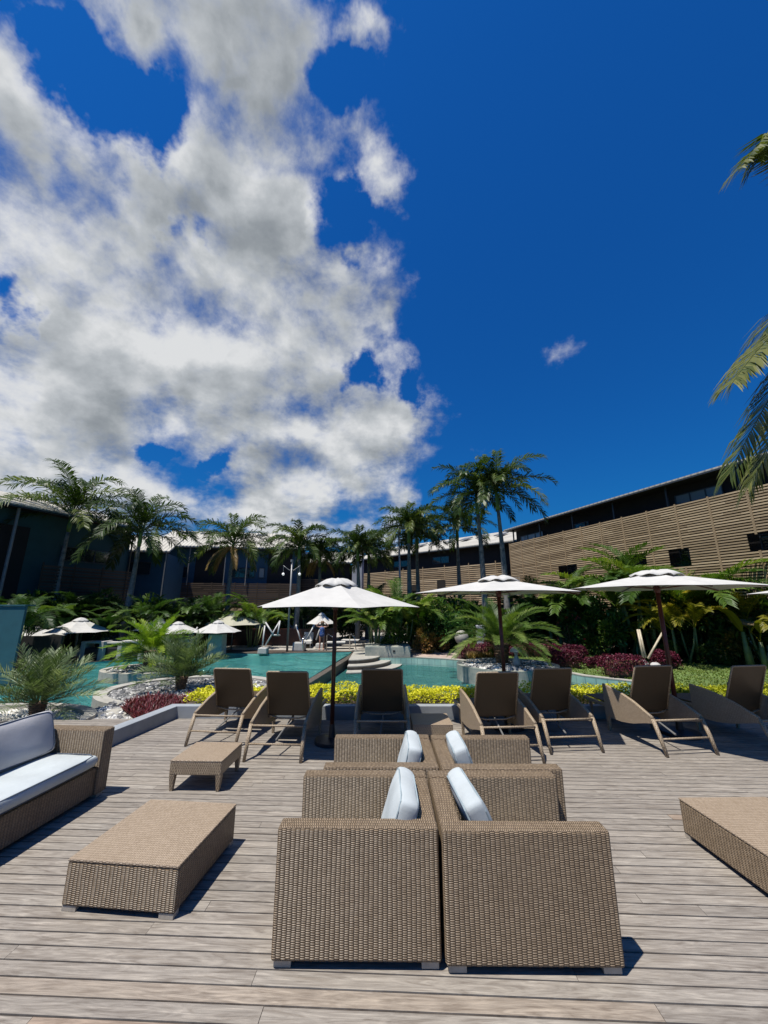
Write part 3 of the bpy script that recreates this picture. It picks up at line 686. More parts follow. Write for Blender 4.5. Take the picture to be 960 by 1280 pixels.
# ------------------------------------------------------------------ foliage makers
def frond(mb, base, yaw, pit, Ln, curl, n, ll, lw, lift=(0.1, 0.3), droop=0.4, var=(0.2, 0.8), fwd=0.6, t0=0.12, rr=0.02, vr=0.5, plum=0.0, gapj=0.0, path=None):
    P = Vector(base); pts = [P.copy()]; m = 9
    hd = Vector((math.cos(yaw), math.sin(yaw), 0)); sidec = random.uniform(-0.25, 0.25)
    for i in range(m):
        s = (i+0.5)/m; p = pit-curl*s**1.25
        y2 = yaw+sidec*s; hd = Vector((math.cos(y2), math.sin(y2), 0))
        P = P+(hd*math.cos(p)+Vector((0, 0, math.sin(p))))*(Ln/m); pts.append(P.copy())
    if path: pts = path; m = len(pts)-1
    mb.tube(pts, [rr*(1-0.85*i/m) for i in range(m+1)], 3, False, vr)
    fv = random.uniform(*var)
    for i in range(n):
        t = t0+(1-t0)*(i+0.5)/n; x = t*m; k = min(int(x), m-1); fr = x-k
        q = pts[k].lerp(pts[k+1], fr); T = (pts[k+1]-pts[k]).normalized()
        S = T.cross(Vector((0, 0, 1)))
        if S.length < 0.05: S = Vector((-math.sin(yaw), math.cos(yaw), 0))
        S.normalize(); U = S.cross(T).normalized()
        tt = (t-t0)/(1-t0)
        lf = ll*(0.35+0.65*math.sin(PI*min(1, 0.12+0.80*tt))**0.8)*random.uniform(0.85, 1.1)
        for sd in (-1, 1):
            if random.random() < gapj: continue
            lt = random.uniform(*lift)+random.uniform(-plum, plum)
            d = (T*(fwd+0.5*tt)+S*sd*0.8+U*lt).normalized()
            p1 = q+d*lf*0.55
            d2 = (d+Vector((0, 0, -droop*random.uniform(0.6, 1.3)))).normalized()
            p2 = p1+d2*lf*0.45
            W = T-d*T.dot(d)
            W = (W.normalized() if W.length > 0.01 else U)*lw*0.5
            v = max(0, min(1, fv+random.uniform(-0.18, 0.18)))
            mb.add([q-W*0.5, q+W*0.5, p1+W, p1-W, p2], [(0, 1, 2, 3), (3, 2, 4)], v)
def leaf(mb, p, d, ln, wd, var, up=None):
    d = d.normalized(); s = d.cross(Vector((0, 0, 1)) if abs(d.z) < 0.9 else Vector((1, 0, 0))).normalized(); u = s.cross(d)
    a = random.uniform(-0.8, 0.8); s2 = s*math.cos(a)+u*math.sin(a); u2 = s2.cross(d)
    m1 = p+d*ln*0.45
    mb.add([p, m1-s2*wd*0.5+u2*wd*0.15, p+d*ln-u2*ln*0.1, m1+s2*wd*0.5+u2*wd*0.15], [(0, 1, 2), (0, 2, 3)], var)
def clumps(mb, n, rx, ry, rz, cz, ln, wd, var=(0.2, 0.9), nc=14, cr=0.42, upb=0.3, seed=0):
    rnd = random.Random(seed); cs = []
    for _ in range(nc):
        while True:
            p = Vector((rnd.uniform(-1, 1), rnd.uniform(-1, 1), rnd.uniform(-1, 1)))
            if 0.25 < p.length < 0.85: break
        cs.append((p, rnd.uniform(0.6, 1.1)*cr, rnd.uniform(*var)))
    for i in range(n):
        c, r_, cv = cs[rnd.randrange(nc)]
        d = Vector((rnd.gauss(0, 1), rnd.gauss(0, 1), rnd.gauss(0, 1))).normalized()
        q = c+d*r_*(0.55+0.45*rnd.random())
        P = Vector((q.x*rx, q.y*ry, cz+q.z*rz))
        if P.z < 0.02: P.z = 0.02+rnd.random()*0.1
        dd = d+Vector((rnd.uniform(-.6, .6), rnd.uniform(-.6, .6), upb+rnd.uniform(-.5, .5)))
        leaf(mb, P, dd, ln*rnd.uniform(0.7, 1.2), wd*rnd.uniform(0.8, 1.2), max(0, min(1, cv+rnd.uniform(-0.25, 0.25))))
def bigleaf(mb, base, yaw, pit, Ln, wd, curl, var):
    P = Vector(base); m = 8; prev = None; hd = Vector((math.cos(yaw), math.sin(yaw), 0)); S = Vector((-hd.y, hd.x, 0))
    rows_ = []
    for i in range(m+1):
        s = i/m; p = pit-curl*s**1.4; T = hd*math.cos(p)+Vector((0, 0, math.sin(p))); U = S.cross(T)*-1
        if i: P = P+T*(Ln/m)
        ww = wd*(0.06 if s < 0.28 else math.sin(PI*min(1, (s-0.28)/0.74+0.06))**0.6)
        rows_.append((P.copy(), S*ww*0.5+U*ww*0.16*random.uniform(0.5, 1.3), -S*ww*0.5+U*ww*0.16*random.uniform(0.5, 1.3)))
    vs = []
    for c, a, b in rows_: vs += [c+a, c, c+b]
    fs = []
    for i in range(m):
        fs += [(3*i, 3*i+1, 3*i+4, 3*i+3), (3*i+1, 3*i+2, 3*i+5, 3*i+4)]
    mb.add(vs, fs, var)

# ---- royal palms: one mesh set per variant, trunk height set per tree
def royal_crown(seed, Ln=3.0, dense=23, dry=0, mat='royal'):
    random.seed(seed); mb = MB(); mb.has = True
    for k in range(dense):
        f = k/(dense-1)
        pit = R(84)-R(88)*f**1.15; yaw = k*2.399+random.uniform(-0.2, 0.2)
        frond(mb, (0.05*math.cos(yaw), 0.05*math.sin(yaw), 0.1-0.25*f), yaw, pit, Ln*random.uniform(0.98, 1.18)*(0.95 if f < 0.12 else 1), R(74)+R(34)*(1-f)+R(random.uniform(-12, 14)), 54, 0.74*max(1, Ln/3.0)**0.8, 0.058*max(1, Ln/3.0)**0.6,
              lift=(0.0, 0.4), droop=0.85, var=(0.15, 0.8), plum=0.45, rr=0.035)
    return mb
def royal_palm(name, base, top, Ln, seed, label, group='royal palms around the pool', dry=False):
    """base and top are the foot of the trunk and the heart of the crown"""
    b, t = Vector(base), Vector(top); h = t-b
    r_ = empty(name, b, label, 'palm tree', group)
    random.seed(seed)
    mb = MB(); n = 14; pts = []; rad = []
    sw = random.uniform(-0.12, 0.12)
    for i in range(n+1):
        s = i/n*0.86; pts.append((h.x*s+sw*math.sin(s*3.3), h.y*s, h.z*s)); rad.append(0.155*(1.25-0.5*s+0.16*math.sin(s*5.0)))
    mb.tube(pts, rad, 12); mb.build('trunk', M['bark'], r_, smooth=True)
    mb = MB(); p0 = Vector(pts[-1]); p1 = h
    mb.tube([p0, p0.lerp(p1, 0.3), p0.lerp(p1, 0.8), p1+Vector((0, 0, 0.15))], [0.11, 0.14, 0.10, 0.05], 12); mb.build('crownshaft', M['crownshaft'], r_, smooth=True)
    mb = royal_crown(seed, Ln); mb.v = [(x+h.x, y+h.y, z+h.z) for x, y, z in mb.v]; mb.build('crown', M['royal'], r_)
    if dry:
        mb = MB(); mb.has = True
        for k in range(4):
            frond(mb, tuple(p1+Vector((0, 0, -0.15))), random.uniform(0, 2*PI), R(-20), Ln*0.85, R(60), 40, 0.5, 0.05, droop=0.9, var=(0.2, 0.9))
        mb.build('dry_frond', M['dryleaf'], r_)
    return r_
palms = [(90, 643, 25.5, 4.5, 'tall royal palm at the far left with its crown over the dark roof', False),
         (177, 664, 25.5, 3.8, 'royal palm with smooth grey leaning trunk, second from the left', False),
         (292, 679, 29.5, 3.3, 'royal palm with browning lower fronds in front of the blue building', True),
         (374, 683, 29, 2.8, 'royal palm directly behind the two armed lamp post', False),
         (400, 695, 31.5, 2.3, 'short royal palm behind the centre umbrella top, in front of the low gabled roof', True),
         (447, 686, 30, 2.7, 'royal palm just right of the grey gable wall', False),
         (461, 690, 33, 2.5, 'dark slim royal palm standing behind the gable wall palm', False),
         (511, 660, 28, 2.7, 'royal palm in the middle with a pale trunk beside the flat headed street lamp', False),
         (521, 668, 31, 2.6, 'royal palm close behind the middle one, with a darker trunk', False),
         (571, 658, 31, 3.0, 'dark trunked royal palm left of the tallest pair', False),
         (595, 618, 25, 3.2, 'very tall royal palm with pale grey trunk, left one of the tallest pair', False),
         (620, 612, 24, 3.3, 'very tall royal palm with dark trunk, right one of the tallest pair', False)]
for i, (px, py, Y, Ln, lab, dry) in enumerate(palms):
    top = yp(px, py, Y); bx = {1: -0.25, 10: 0.1, 11: 0.15, 8: 0.2}.get(i, random.uniform(-0.1, 0.1))
    royal_palm('royal_palm', (top.x+bx, Y, G), top, Ln, 100+i, lab, dry=dry)

# ---- near coconut palm leaning in from the right
def coco():
    hp = yp(1090, 330, 7.6); b = Vector((12.9, 7.7, -0.87))
    r_ = empty('coconut_palm', b, 'near coconut palm on the right whose fronds hang into view above the slatted building', 'palm tree')
    h = hp-b; mb = MB()
    mb.tube([(h.x*s**1.4, h.y*s, h.z*s) for s in [i/14 for i in range(15)]], [0.19-0.07*i/14 for i in range(15)], 12); mb.build('trunk', M['bark'], r_, smooth=True)
    random.seed(5); mb = MB(); mb.has = True
    spec = []
    for k in range(18):
        yaw = k*2.399; f = k/17
        spec.append((yaw, R(70)-R(85)*f, 3.6, R(75)))
    for yaw, pit, ln, cu in spec:
        if math.cos(yaw) < -0.25: continue
        frond(mb, h, yaw, pit, ln, cu, 60, 0.85, 0.045, lift=(0.0, 0.15), droop=0.5, var=(0.2, 0.7), rr=0.035, plum=0.05)
    # three fronds arch out to the left of the trunk
    for (tp_, mp_, ln) in (((922, 212, 6.9), (962, 176, 7.1), 0), ((916, 478, 6.7), (956, 428, 6.9), 0), ((912, 592, 7.4), (956, 508, 7.3), 0), ((925, 470, 7.6), (962, 405, 7.5), 0), ((935, 610, 8.2), (968, 540, 8.0), 0), ((945, 205, 7.3), (972, 160, 7.4), 0)):
        P0, P2, Mm = hp-b, yp(*tp_)-b, yp(*mp_)-b
        P1 = (Mm-P0*0.0625-P2*0.5625)/0.375
        pth = [P0*(1-t)**2+P1*2*t*(1-t)+P2*t*t for t in [k/12 for k in range(13)]]
        frond(mb, P0, math.atan2((P2-P0).y, (P2-P0).x), 0, 1, 1, 100, 1.15, 0.055, lift=(-0.15, 0.12), droop=0.7, var=(0.45, 0.8), rr=0.03, plum=0.06, path=pth)
    mb.build('crown', M['coco'], r_)
coco()

# ---- plant prototypes (root at the foot of the plant)
def proto_areca(mat='areca', nf=22, hgt=2.6, seed=1, stems=6, name='areca_palm', ll=0.42, spread=0.35):
    def mk():
        random.seed(seed); r_ = empty(name, (0, 0, 0), '', 'palm')
        st_ = MB(); mb = MB(); mb.has = True; tops = []
        for k in range(stems):
            a = k*2*PI/stems+random.random(); q = Vector((math.cos(a), math.sin(a), 0))*random.uniform(0.1, 1)*spread
            tp = q*2.2+Vector((0, 0, hgt*random.uniform(0.35, 0.6))); tops.append(tp)
            st_.tube([q, (q+tp)/2+q*0.2, tp], [0.045, 0.038, 0.03], 6)
        for k in range(nf):
            tp = tops[k % stems]; yaw = math.atan2(tp.y, tp.x)+random.gauss(0, 1.1)
            frond(mb, tp, yaw, R(random.uniform(45, 85)), hgt*random.uniform(0.5, 0.72), R(random.uniform(60, 110)), 36, ll, 0.036, lift=(0.2, 0.5), droop=0.5, var=(0.1, 0.9), rr=0.018)
        st_.build('stem', M['stem_green'], r_, smooth=True); mb.build('foliage', M[mat], r_); return r_
    return Proto(mk)
def proto_bush(mat='shade_green', n=1700, rx=0.9, ry=0.8, rz=0.9, ln=0.2, wd=0.09, seed=1, name='leafy_shrub', flowers=0, var=(0.15, 0.85), nc=16):
    def mk():
        r_ = empty(name, (0, 0, 0), '', 'shrub')
        mb = MB(); mb.has = True; clumps(mb, n, rx, ry, rz, rz*0.95, ln, wd, var, nc, seed=seed); mb.build('foliage', M[mat], r_)
        st_ = MB(); random.seed(seed)
        for k in range(5):
            a = k*1.3; st_.tube([(0.05*math.cos(a), 0.05*math.sin(a), 0), (rx*.3*math.cos(a), ry*.3*math.sin(a), rz*0.7), (rx*.55*math.cos(a), ry*.55*math.sin(a), rz*1.4)], [0.03, 0.02, 0.01], 5)
        st_.build('stem', M['bark_brown'], r_)
        if flowers:
            fm = MB(); fm.has = True; rnd = random.Random(seed)
            for k in range(flowers):
                d = Vector((rnd.gauss(0, 1), rnd.gauss(0, 1)-0.5, rnd.gauss(0, 1)+0.3)).normalized(); c = Vector((d.x*rx*0.95, d.y*ry*0.95, rz*0.95+d.z*rz*0.9))
                for q in range(9): leaf(fm, c, Vector((rnd.gauss(0, 1), rnd.gauss(0, 1), rnd.gauss(0, 1))), 0.09, 0.07, rnd.random())
            fm.build('blossom', M['petal'], r_)
        return r_
    return Proto(mk)
def proto_banana(mat='shade_green', n=11, hgt=2.6, wd=0.5, seed=2, name='banana_plant', stem=1.1):
    def mk():
        random.seed(seed); r_ = empty(name, (0, 0, 0), '', 'plant'); mb = MB(); mb.has = True; sm = MB()
        for s in range(3):
            q = Vector((random.uniform(-.35, .35), random.uniform(-.35, .35), 0)); sh_ = stem*random.uniform(0.5, 1)
            sm.tube([q, q+Vector((0, 0, sh_))], [0.09, 0.05], 8)
            for k in range(n//3+1):
                bigleaf(mb, q+Vector((0, 0, sh_)), random.uniform(0, 2*PI), R(random.uniform(55, 85)), hgt*random.uniform(0.5, 0.75), wd*random.uniform(.8, 1.1), R(random.uniform(60, 120)), random.random())
        sm.build('stem', M['stem_green'], r_, smooth=True); mb.build('foliage', M[mat], r_); return r_
    return Proto(mk)
def proto_date(mat, nf=34, Ln=1.5, seed=3, name='date_palm', trunk=0.35, ll=0.3, lw=0.028, pmin=5, pmax=80, curl=(35, 75), trad=0.13, npl=38, plum=0.0):
    def mk():
        random.seed(seed); r_ = empty(name, (0, 0, 0), '', 'palm')
        mb = MB(); mb.has = True
        for k in range(nf):
            f = k/(nf-1); yaw = k*2.399+random.uniform(-.2, .2)
            frond(mb, (trad*0.5*math.cos(yaw), trad*0.5*math.sin(yaw), trunk), yaw, R(pmax+(pmin-pmax)*f), Ln*random.uniform(0.85, 1.1), R(random.uniform(*curl)), npl, ll, lw, lift=(0.15, 0.45), droop=0.12, var=(0.15, 0.85), fwd=0.6, rr=0.011, t0=0.15, plum=plum)
        mb.build('crown', M[mat], r_)
        st_ = MB(); prof = []
        for i in range(15): prof.append((trad*(1.0+0.35*(i/14)+(0.14 if i % 2 else 0)), trunk*1.08*i/14))
        st_.lathe(prof+[(0.01, trunk*1.12)], n=14); st_.build('trunk', M['bark_brown'], r_); return r_
    return Proto(mk)

# near planted palms
silver = proto_date('silver', 40, 1.05, 4, 'silver_date_palm', 0.26, 0.27, 0.017, 6, 84, (5, 45), 0.10, 32, 0.45)
silver((-6.55, 7.85, -0.10), 0.3, 'bushy silvery green date palm on the white gravel behind the corner sofa', scale=1.0)
silver((-5.35, 10.8, -0.2), 1.7, 'bushy silvery green date palm on the cobbled near island, left of the first lounger', scale=1.1)
proto_date('bright', 52, 1.5, 8, 'date_palm', 0.62, 0.30, 0.022, 0, 80, (30, 70), 0.2, 44, 0.2)((-9.75, 16.9, -0.68), 0.2, 'bright yellow green date palm in the far round stone planter', scale=1.1)
proto_date('cycad', 46, 2.35, 12, 'cycad_palm', 0.75, 0.40, 0.024, 14, 80, (55, 85), 0.22, 62, 0.1)((PX-0.1, PY+0.3, -0.68), 0.5, 'wide arching cycad palm rising from the tiled round planter', scale=1.12)
def place(px, py, z=G): return gp(px, py, z)

# bed of low plants behind the wall
mb = MB(); mb.slab([(WX(WY)-0.1, WY+0.15), (12.4, WY+0.15), (12.4, 8.75), (WX(WY)-0.1, 8.75)], -1.9, 0.12)
tag(mb.build('flower_bed', M['soil'], recalc=True), kind='structure')
random.seed(21)
mb = MB(); mb.has = True
for i in range(30000):
    x = random.uniform(-3.72, 11.5); y = WY+0.2+random.random()*0.95
    hgt = 0.17+0.13*(noise.noise(Vector((x*1.9, y*2.2, 0)))+0.3)+0.04*noise.noise(Vector((x*7, y*7, 3)))
    z = 0.13+hgt*random.random()**0.35
    edge = min(1, (y-WY-0.15)/0.12)
    z = 0.13+(z-0.13)*max(0.45, edge)
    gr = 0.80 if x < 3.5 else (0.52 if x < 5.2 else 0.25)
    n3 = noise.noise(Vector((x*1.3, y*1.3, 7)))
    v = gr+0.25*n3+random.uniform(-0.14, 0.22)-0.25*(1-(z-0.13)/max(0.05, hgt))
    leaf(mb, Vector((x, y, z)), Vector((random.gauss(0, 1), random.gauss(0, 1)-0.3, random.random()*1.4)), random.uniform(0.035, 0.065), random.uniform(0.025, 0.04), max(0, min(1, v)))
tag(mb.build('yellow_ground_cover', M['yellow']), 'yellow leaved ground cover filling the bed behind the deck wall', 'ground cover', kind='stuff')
# darker leafy edging where the bed turns green on the right
def blades(name, mat, label, spots, hmin, hmax, wd, per=16, lean=0.5):
    m_ = MB(); m_.has = True
    for (x, y, z) in spots:
        rv = random.random()
        for k in range(per):
            a = random.random()*2*PI; hh = random.uniform(hmin, hmax); ln = random.uniform(0.1, lean)
            d = Vector((math.cos(a)*ln, math.sin(a)*ln, 1)).normalized(); s = Vector((-math.sin(a), math.cos(a), 0))*wd*0.5
            b = Vector((x, y, z)); m1 = b+d*hh*0.55; d2 = (d+Vector((math.cos(a)*0.5, math.sin(a)*0.5, -0.1))).normalized(); tp = m1+d2*hh*0.45
            m_.add([b-s*.6, b+s*.6, m1+s, m1-s, tp], [(0, 1, 2, 3), (3, 2, 4)], max(0, min(1, rv*0.5+random.random()*0.6)))
    return tag(m_.build(name, M[mat]), label, 'ground cover', kind='stuff')
sp = []
while len(sp) < 380:
    x, y = random.uniform(-5.3, -3.0), random.uniform(7.0, 9.1)
    if x < WX(min(y, WY))-0.2 and ((x+7.3)/2.0)**2+((y-7.6)/1.25)**2 > 1 and (x > -5.6 or y > 8.2):
        if x > WX(min(y, WY))-0.5-0.95*max(0, y-7.3): sp.append((x, y, -0.12))
blades('red_ground_cover', 'bromeliad', 'dark red spiky leaved ground cover behind the corner of the low wall', sp, 0.12, 0.28, 0.03, 13, 0.9)
sp = []
for _ in range(60): sp.append((random.uniform(-3.55, -2.6), random.uniform(9.0, 10.0), -0.15))
# lawn grass near the deck on the right
def inpoly(x, y, poly):
    c = False; n = len(poly)
    for i in range(n):
        x1, y1 = poly[i]; x2, y2 = poly[i-1]
        if (y1 > y) != (y2 > y) and x < (x2-x1)*(y-y1)/(y2-y1)+x1: c = not c
    return c
sp = []
while len(sp) < 14000:
    x, y = random.uniform(5, 26), random.uniform(8.8, 23)
    if inpoly(x, y, LAWN): sp.append((x, y, G+0.01))
blades('lawn_grass', 'grass', 'short sunlit lawn grass beyond the deck on the right', sp, 0.05, 0.10, 0.02, 7, 1.2)

# ------------------------------------------------------------------ wicker furniture
def chair_parts(r_, W, D, Hh, arm=0.12, seatz=0.245, far_arm=True):
    """local frame: x = 0 at the back, +x to the front (depth D); y along the width W"""
    for y0 in ((0, W-arm) if far_arm else (0,)):
        mb = MB(); mb.box((D/2, y0+arm/2, 0.035+(Hh-0.035)/2), (D, arm, Hh-0.035)); mb.build('armrest', M['wicker'], r_, bevel=0.014, uvs=True)
    mb = MB(); mb.box((0.065, W/2, 0.035+(Hh-0.04)/2), (0.13, W-2*arm-0.004, Hh-0.040)); mb.build('backrest', M['wicker'], r_, bevel=0.014, uvs=True)
    mb = MB(); mb.box((0.132+(D-0.14)/2, W/2, 0.035+(seatz-0.035)/2), (D-0.14, W-2*arm-0.004, seatz-0.035)); mb.build('seat', M['wicker'], r_, bevel=0.01, uvs=True)
    for fx in (0.065, D-0.065):
        for fy in (0.05, W-0.05):
            mb = MB(); mb.box((fx, fy, 0.0175), (0.10, 0.07, 0.035)); mb.build('foot', M['foot'], r_, bevel=0.003)
def mk_armchair():
    r_ = empty('wicker_armchair', (0, 0, 0), '', 'armchair'); chair_parts(r_, 0.84, 0.98, 0.685); return r_
armchair = Proto(mk_armchair)
grp = 'back to back wicker armchairs in the middle of the deck'
# facing left (-x): rotate by 180 about the back/near corner ; facing right (+x): no rotation
def ac_right(x, y, a, label, s=1): return armchair((x, y, 0.002), a, label, grp, (s, s, 1))
def ac_left(x, y, a, label, s=1):
    return armchair((x-math.sin(a)*0.84, y+0.84*math.cos(a), 0.002), PI+a, label, grp, (s, s, 1))
ac_left(0.325, 2.645, R(-0.6), 'wicker armchair facing left, nearest to the camera on the left of the seam', 0.985)
ac_right(0.345, 2.635, R(-0.5), 'wicker armchair facing right, nearest to the camera on the right of the seam', 1.012)
ac_left(0.455, 3.51, R(-0.2), 'wicker armchair facing left in the second row, partly hidden by the near one', 0.975)
ac_right(0.475, 3.50, R(-0.2), 'wicker armchair facing right in the second row, partly hidden by the near one', 1.0)

def cushion(name, sx, sy, sz, mat, label, loc, rot, group=None, puff=0.35, pipe=True, cat='cushion', pm='piping'):
    bm = bmesh.new(); bmesh.ops.create_cube(bm, size=2)
    bmesh.ops.subdivide_edges(bm, edges=bm.edges, cuts=9, use_grid_fill=True)
    rnd = random.Random(hash(label) & 0xffff if False else len(label)*7)
    ox = rnd.uniform(0, 50)
    for v in bm.verts:
        x, y, z = v.co
        e = (1-abs(x)**5)*(1-abs(y)**5); k = 1-puff+puff*e
        inset = 1-0.05*abs(z)**2*0.9
        cx = 1-0.035*(1-abs(y)**2)*0-0.0
        v.co = Vector((x*sx/2*inset, y*sy/2*inset, z*sz/2*k))
        n_ = noise.noise(Vector((v.co.x*5+ox, v.co.y*5, v.co.z*5)))*0.012
        v.co += Vector((n_*0.6, n_*0.6, n_))
    me = bpy.data.meshes.new(name); bm.to_mesh(me); bm.free(); me.materials.append(mat); me.shade_smooth()
    o = bpy.data.objects.new(name, me); COL.objects.link(o)
    md = o.modifiers.new('subdivision', 'SUBSURF'); md.levels = md.render_levels = 1
    o.location = loc; o.rotation_euler = rot; tag(o, label, cat, group)
    if pipe:
        zt = sz/2*(1-puff)*0.97; m_ = MB()
        for zz in (zt, -zt):
            n = 40; pts = []
            for k in range(n+1):
                a = 2*PI*k/n; c, s = math.cos(a), math.sin(a); q = (abs(c)**10+abs(s)**10)**0.1
                pts.append((c/q*sx/2*0.955, s/q*sy/2*0.955, zz))
            m_.tube(pts, 0.006, 5, False)
        m_.build('piping', M[pm], o)
    return o
# upright cushions leaning on the armchair backs: thin axis = local z, tipped about the y axis
cg = 'pale blue cushions leaning on the wicker armchairs'
def back_cush(x, y, side, tilt, label, s=0.56, roll=0):
    cushion('back_cushion', 0.50, s, 0.17, M['blue_cushion'], label, (x, y, 0.545), (0, R(90-tilt)*side, R(roll)), cg, 0.30, pm='piping_pale')
back_cush(0.085, 3.03, -1, 20, 'pale blue cushion on the left facing armchair in the near row')
back_cush(0.64, 3.03, 1, 24, 'pale blue cushion on the right facing armchair in the near row', roll=4)
back_cush(0.215, 3.90, -1, 14, 'pale blue cushion on the left facing armchair in the second row', 0.50)
back_cush(0.73, 3.90, 1, 18, 'pale blue cushion on the right facing armchair in the second row', 0.50)
sg = 'pale blue seat cushions in the wicker armchairs'
cushion('seat_cushion', 0.84, 0.58, 0.14, M['blue_cushion'], 'pale blue seat cushion poking out of the near left facing armchair', (-0.235, 3.065, 0.318), (0, 0, 0), sg, 0.25)
cushion('seat_cushion', 0.80, 0.58, 0.14, M['blue_cushion'], 'pale blue seat cushion of the near right facing armchair', (0.90, 3.055, 0.318), (0, 0, 0), sg, 0.25)
cushion('seat_cushion', 0.78, 0.58, 0.14, M['blue_cushion'], 'pale blue seat cushion of the second row armchair facing left', (-0.06, 3.93, 0.318), (0, 0, 0), sg, 0.25)
cushion('seat_cushion', 0.80, 0.58, 0.14, M['blue_cushion'], 'pale blue seat cushion of the second row armchair facing right', (1.02, 3.92, 0.318), (0, 0, 0), sg, 0.25)

# long sofa on the left (faces +x, back against the wall side)
SA = R(-4.5); SX, SY = -3.02, 4.72      # its far front corner
r_ = empty('wicker_sofa', (SX, SY, 0.002), 'long wicker sofa with blue grey cushions at the left edge of the deck', 'sofa', None, SA)
mb = MB(); mb.box((-0.41, -0.075, 0.345), (0.82, 0.15, 0.62)); mb.build('armrest', M['wicker'], r_, bevel=0.014, uvs=True)
mb = MB(); mb.box((-0.41, -2.925, 0.345), (0.82, 0.15, 0.62)); mb.build('armrest', M['wicker'], r_, bevel=0.014, uvs=True)
mb = MB(); mb.box((-0.755, -1.5, 0.325), (0.13, 2.695, 0.58)); mb.build('backrest', M['wicker'], r_, bevel=0.014, uvs=True)
mb = MB(); mb.box((-0.358, -1.5, 0.165), (0.66, 2.695, 0.26)); mb.build('seat', M['wicker'], r_, bevel=0.01, uvs=True)
for fx in (-0.06, -0.76):
    for fy in (-0.07, -2.93):
        mb = MB(); mb.box((fx, fy, 0.0175), (0.08, 0.08, 0.035)); mb.build('foot', M['foot'], r_)
def sofa_local(x, y, z):
    p = Matrix.Rotation(SA, 3, 'Z') @ Vector((x, y, 0)); return (SX+p.x, SY+p.y, z)
for k, lab in enumerate(('pale blue seat cushion at the far end of the corner sofa', 'pale blue seat cushion at the near end of the corner sofa')):
    cushion('seat_cushion', 0.70, 1.33, 0.13, M['blue_cushion'], lab, sofa_local(-0.335, -0.83-1.345*k, 0.385), (0, 0, SA), 'seat cushions on the corner sofa', 0.22)
for k, lab in enumerate(('slate grey back cushion standing at the far end of the corner sofa', 'slate grey back cushion standing at the near end of the corner sofa')):
    cushion('back_cushion', 0.42, 1.30, 0.17, M['grey_cushion'], lab, sofa_local(-0.60, -0.83-1.345*k, 0.655), (0, R(72), SA), 'back cushions on the corner sofa', 0.3)

# square wicker coffee tables
def mk_coffee():
    r_ = empty('wicker_coffee_table', (0, 0, 0), '', 'coffee table')
    mb = MB(); mb.box((0, 0, 0.155), (0.80, 0.82, 0.25), taper=(1.0, 1.0)); mb.build('body', M['wicker'], r_, bevel=0.012, uvs=True)
    mb = MB(); mb.box((0, 0, 0.288), (0.801, 0.821, 0.016)); mb.build('tabletop', M['wicker_fine'], r_, bevel=0.005, uvs=True)
    for sx in (-1, 1):
        for sy in (-1, 1):
            mb = MB(); mb.box((sx*0.345, sy*0.375, 0.015), (0.10, 0.06, 0.03)); mb.build('foot', M['foot'], r_)
    return r_
coffee = Proto(mk_coffee); cgp = 'low square wicker coffee tables'
coffee((-1.725, 3.455, 0.002), R(-5.5), 'low square wicker coffee table in front of the corner sofa', cgp)
coffee((3.06, 3.53, 0.002), R(1.0), 'low square wicker coffee table cut off by the right edge', cgp)
# small side tables on tapered legs
def mk_side():
    r_ = empty('wicker_side_table', (0, 0, 0), '', 'side table')
    mb = MB(); mb.box((0, 0, 0.225), (0.58, 0.58, 0.13)); mb.build('apron', M['wicker_rim'], r_, bevel=0.01, uvs=True)
    mb = MB(); mb.box((0, 0, 0.297), (0.582, 0.582, 0.016)); mb.build('tabletop', M['wicker_fine'], r_, bevel=0.005, uvs=True)
    for sx in (-1, 1):
        for sy in (-1, 1):
            mb = MB(); mb.box((sx*0.258, sy*0.258, 0.08), (0.062, 0.062, 0.16), taper=(0.55, 0.55)); mb.build('leg', M['wicker_rim'], r_, bevel=0.004, uvs=True)
    return r_
side = Proto(mk_side)
side((-2.07, 5.02, 0.002), R(-1.5), 'small wicker side table on tapered legs in front of the leftmost lounger', 'small wicker side tables')
side((0.70, 6.30, 0.002), R(0), 'small wicker side table half in shade between the middle loungers', 'small wicker side tables')

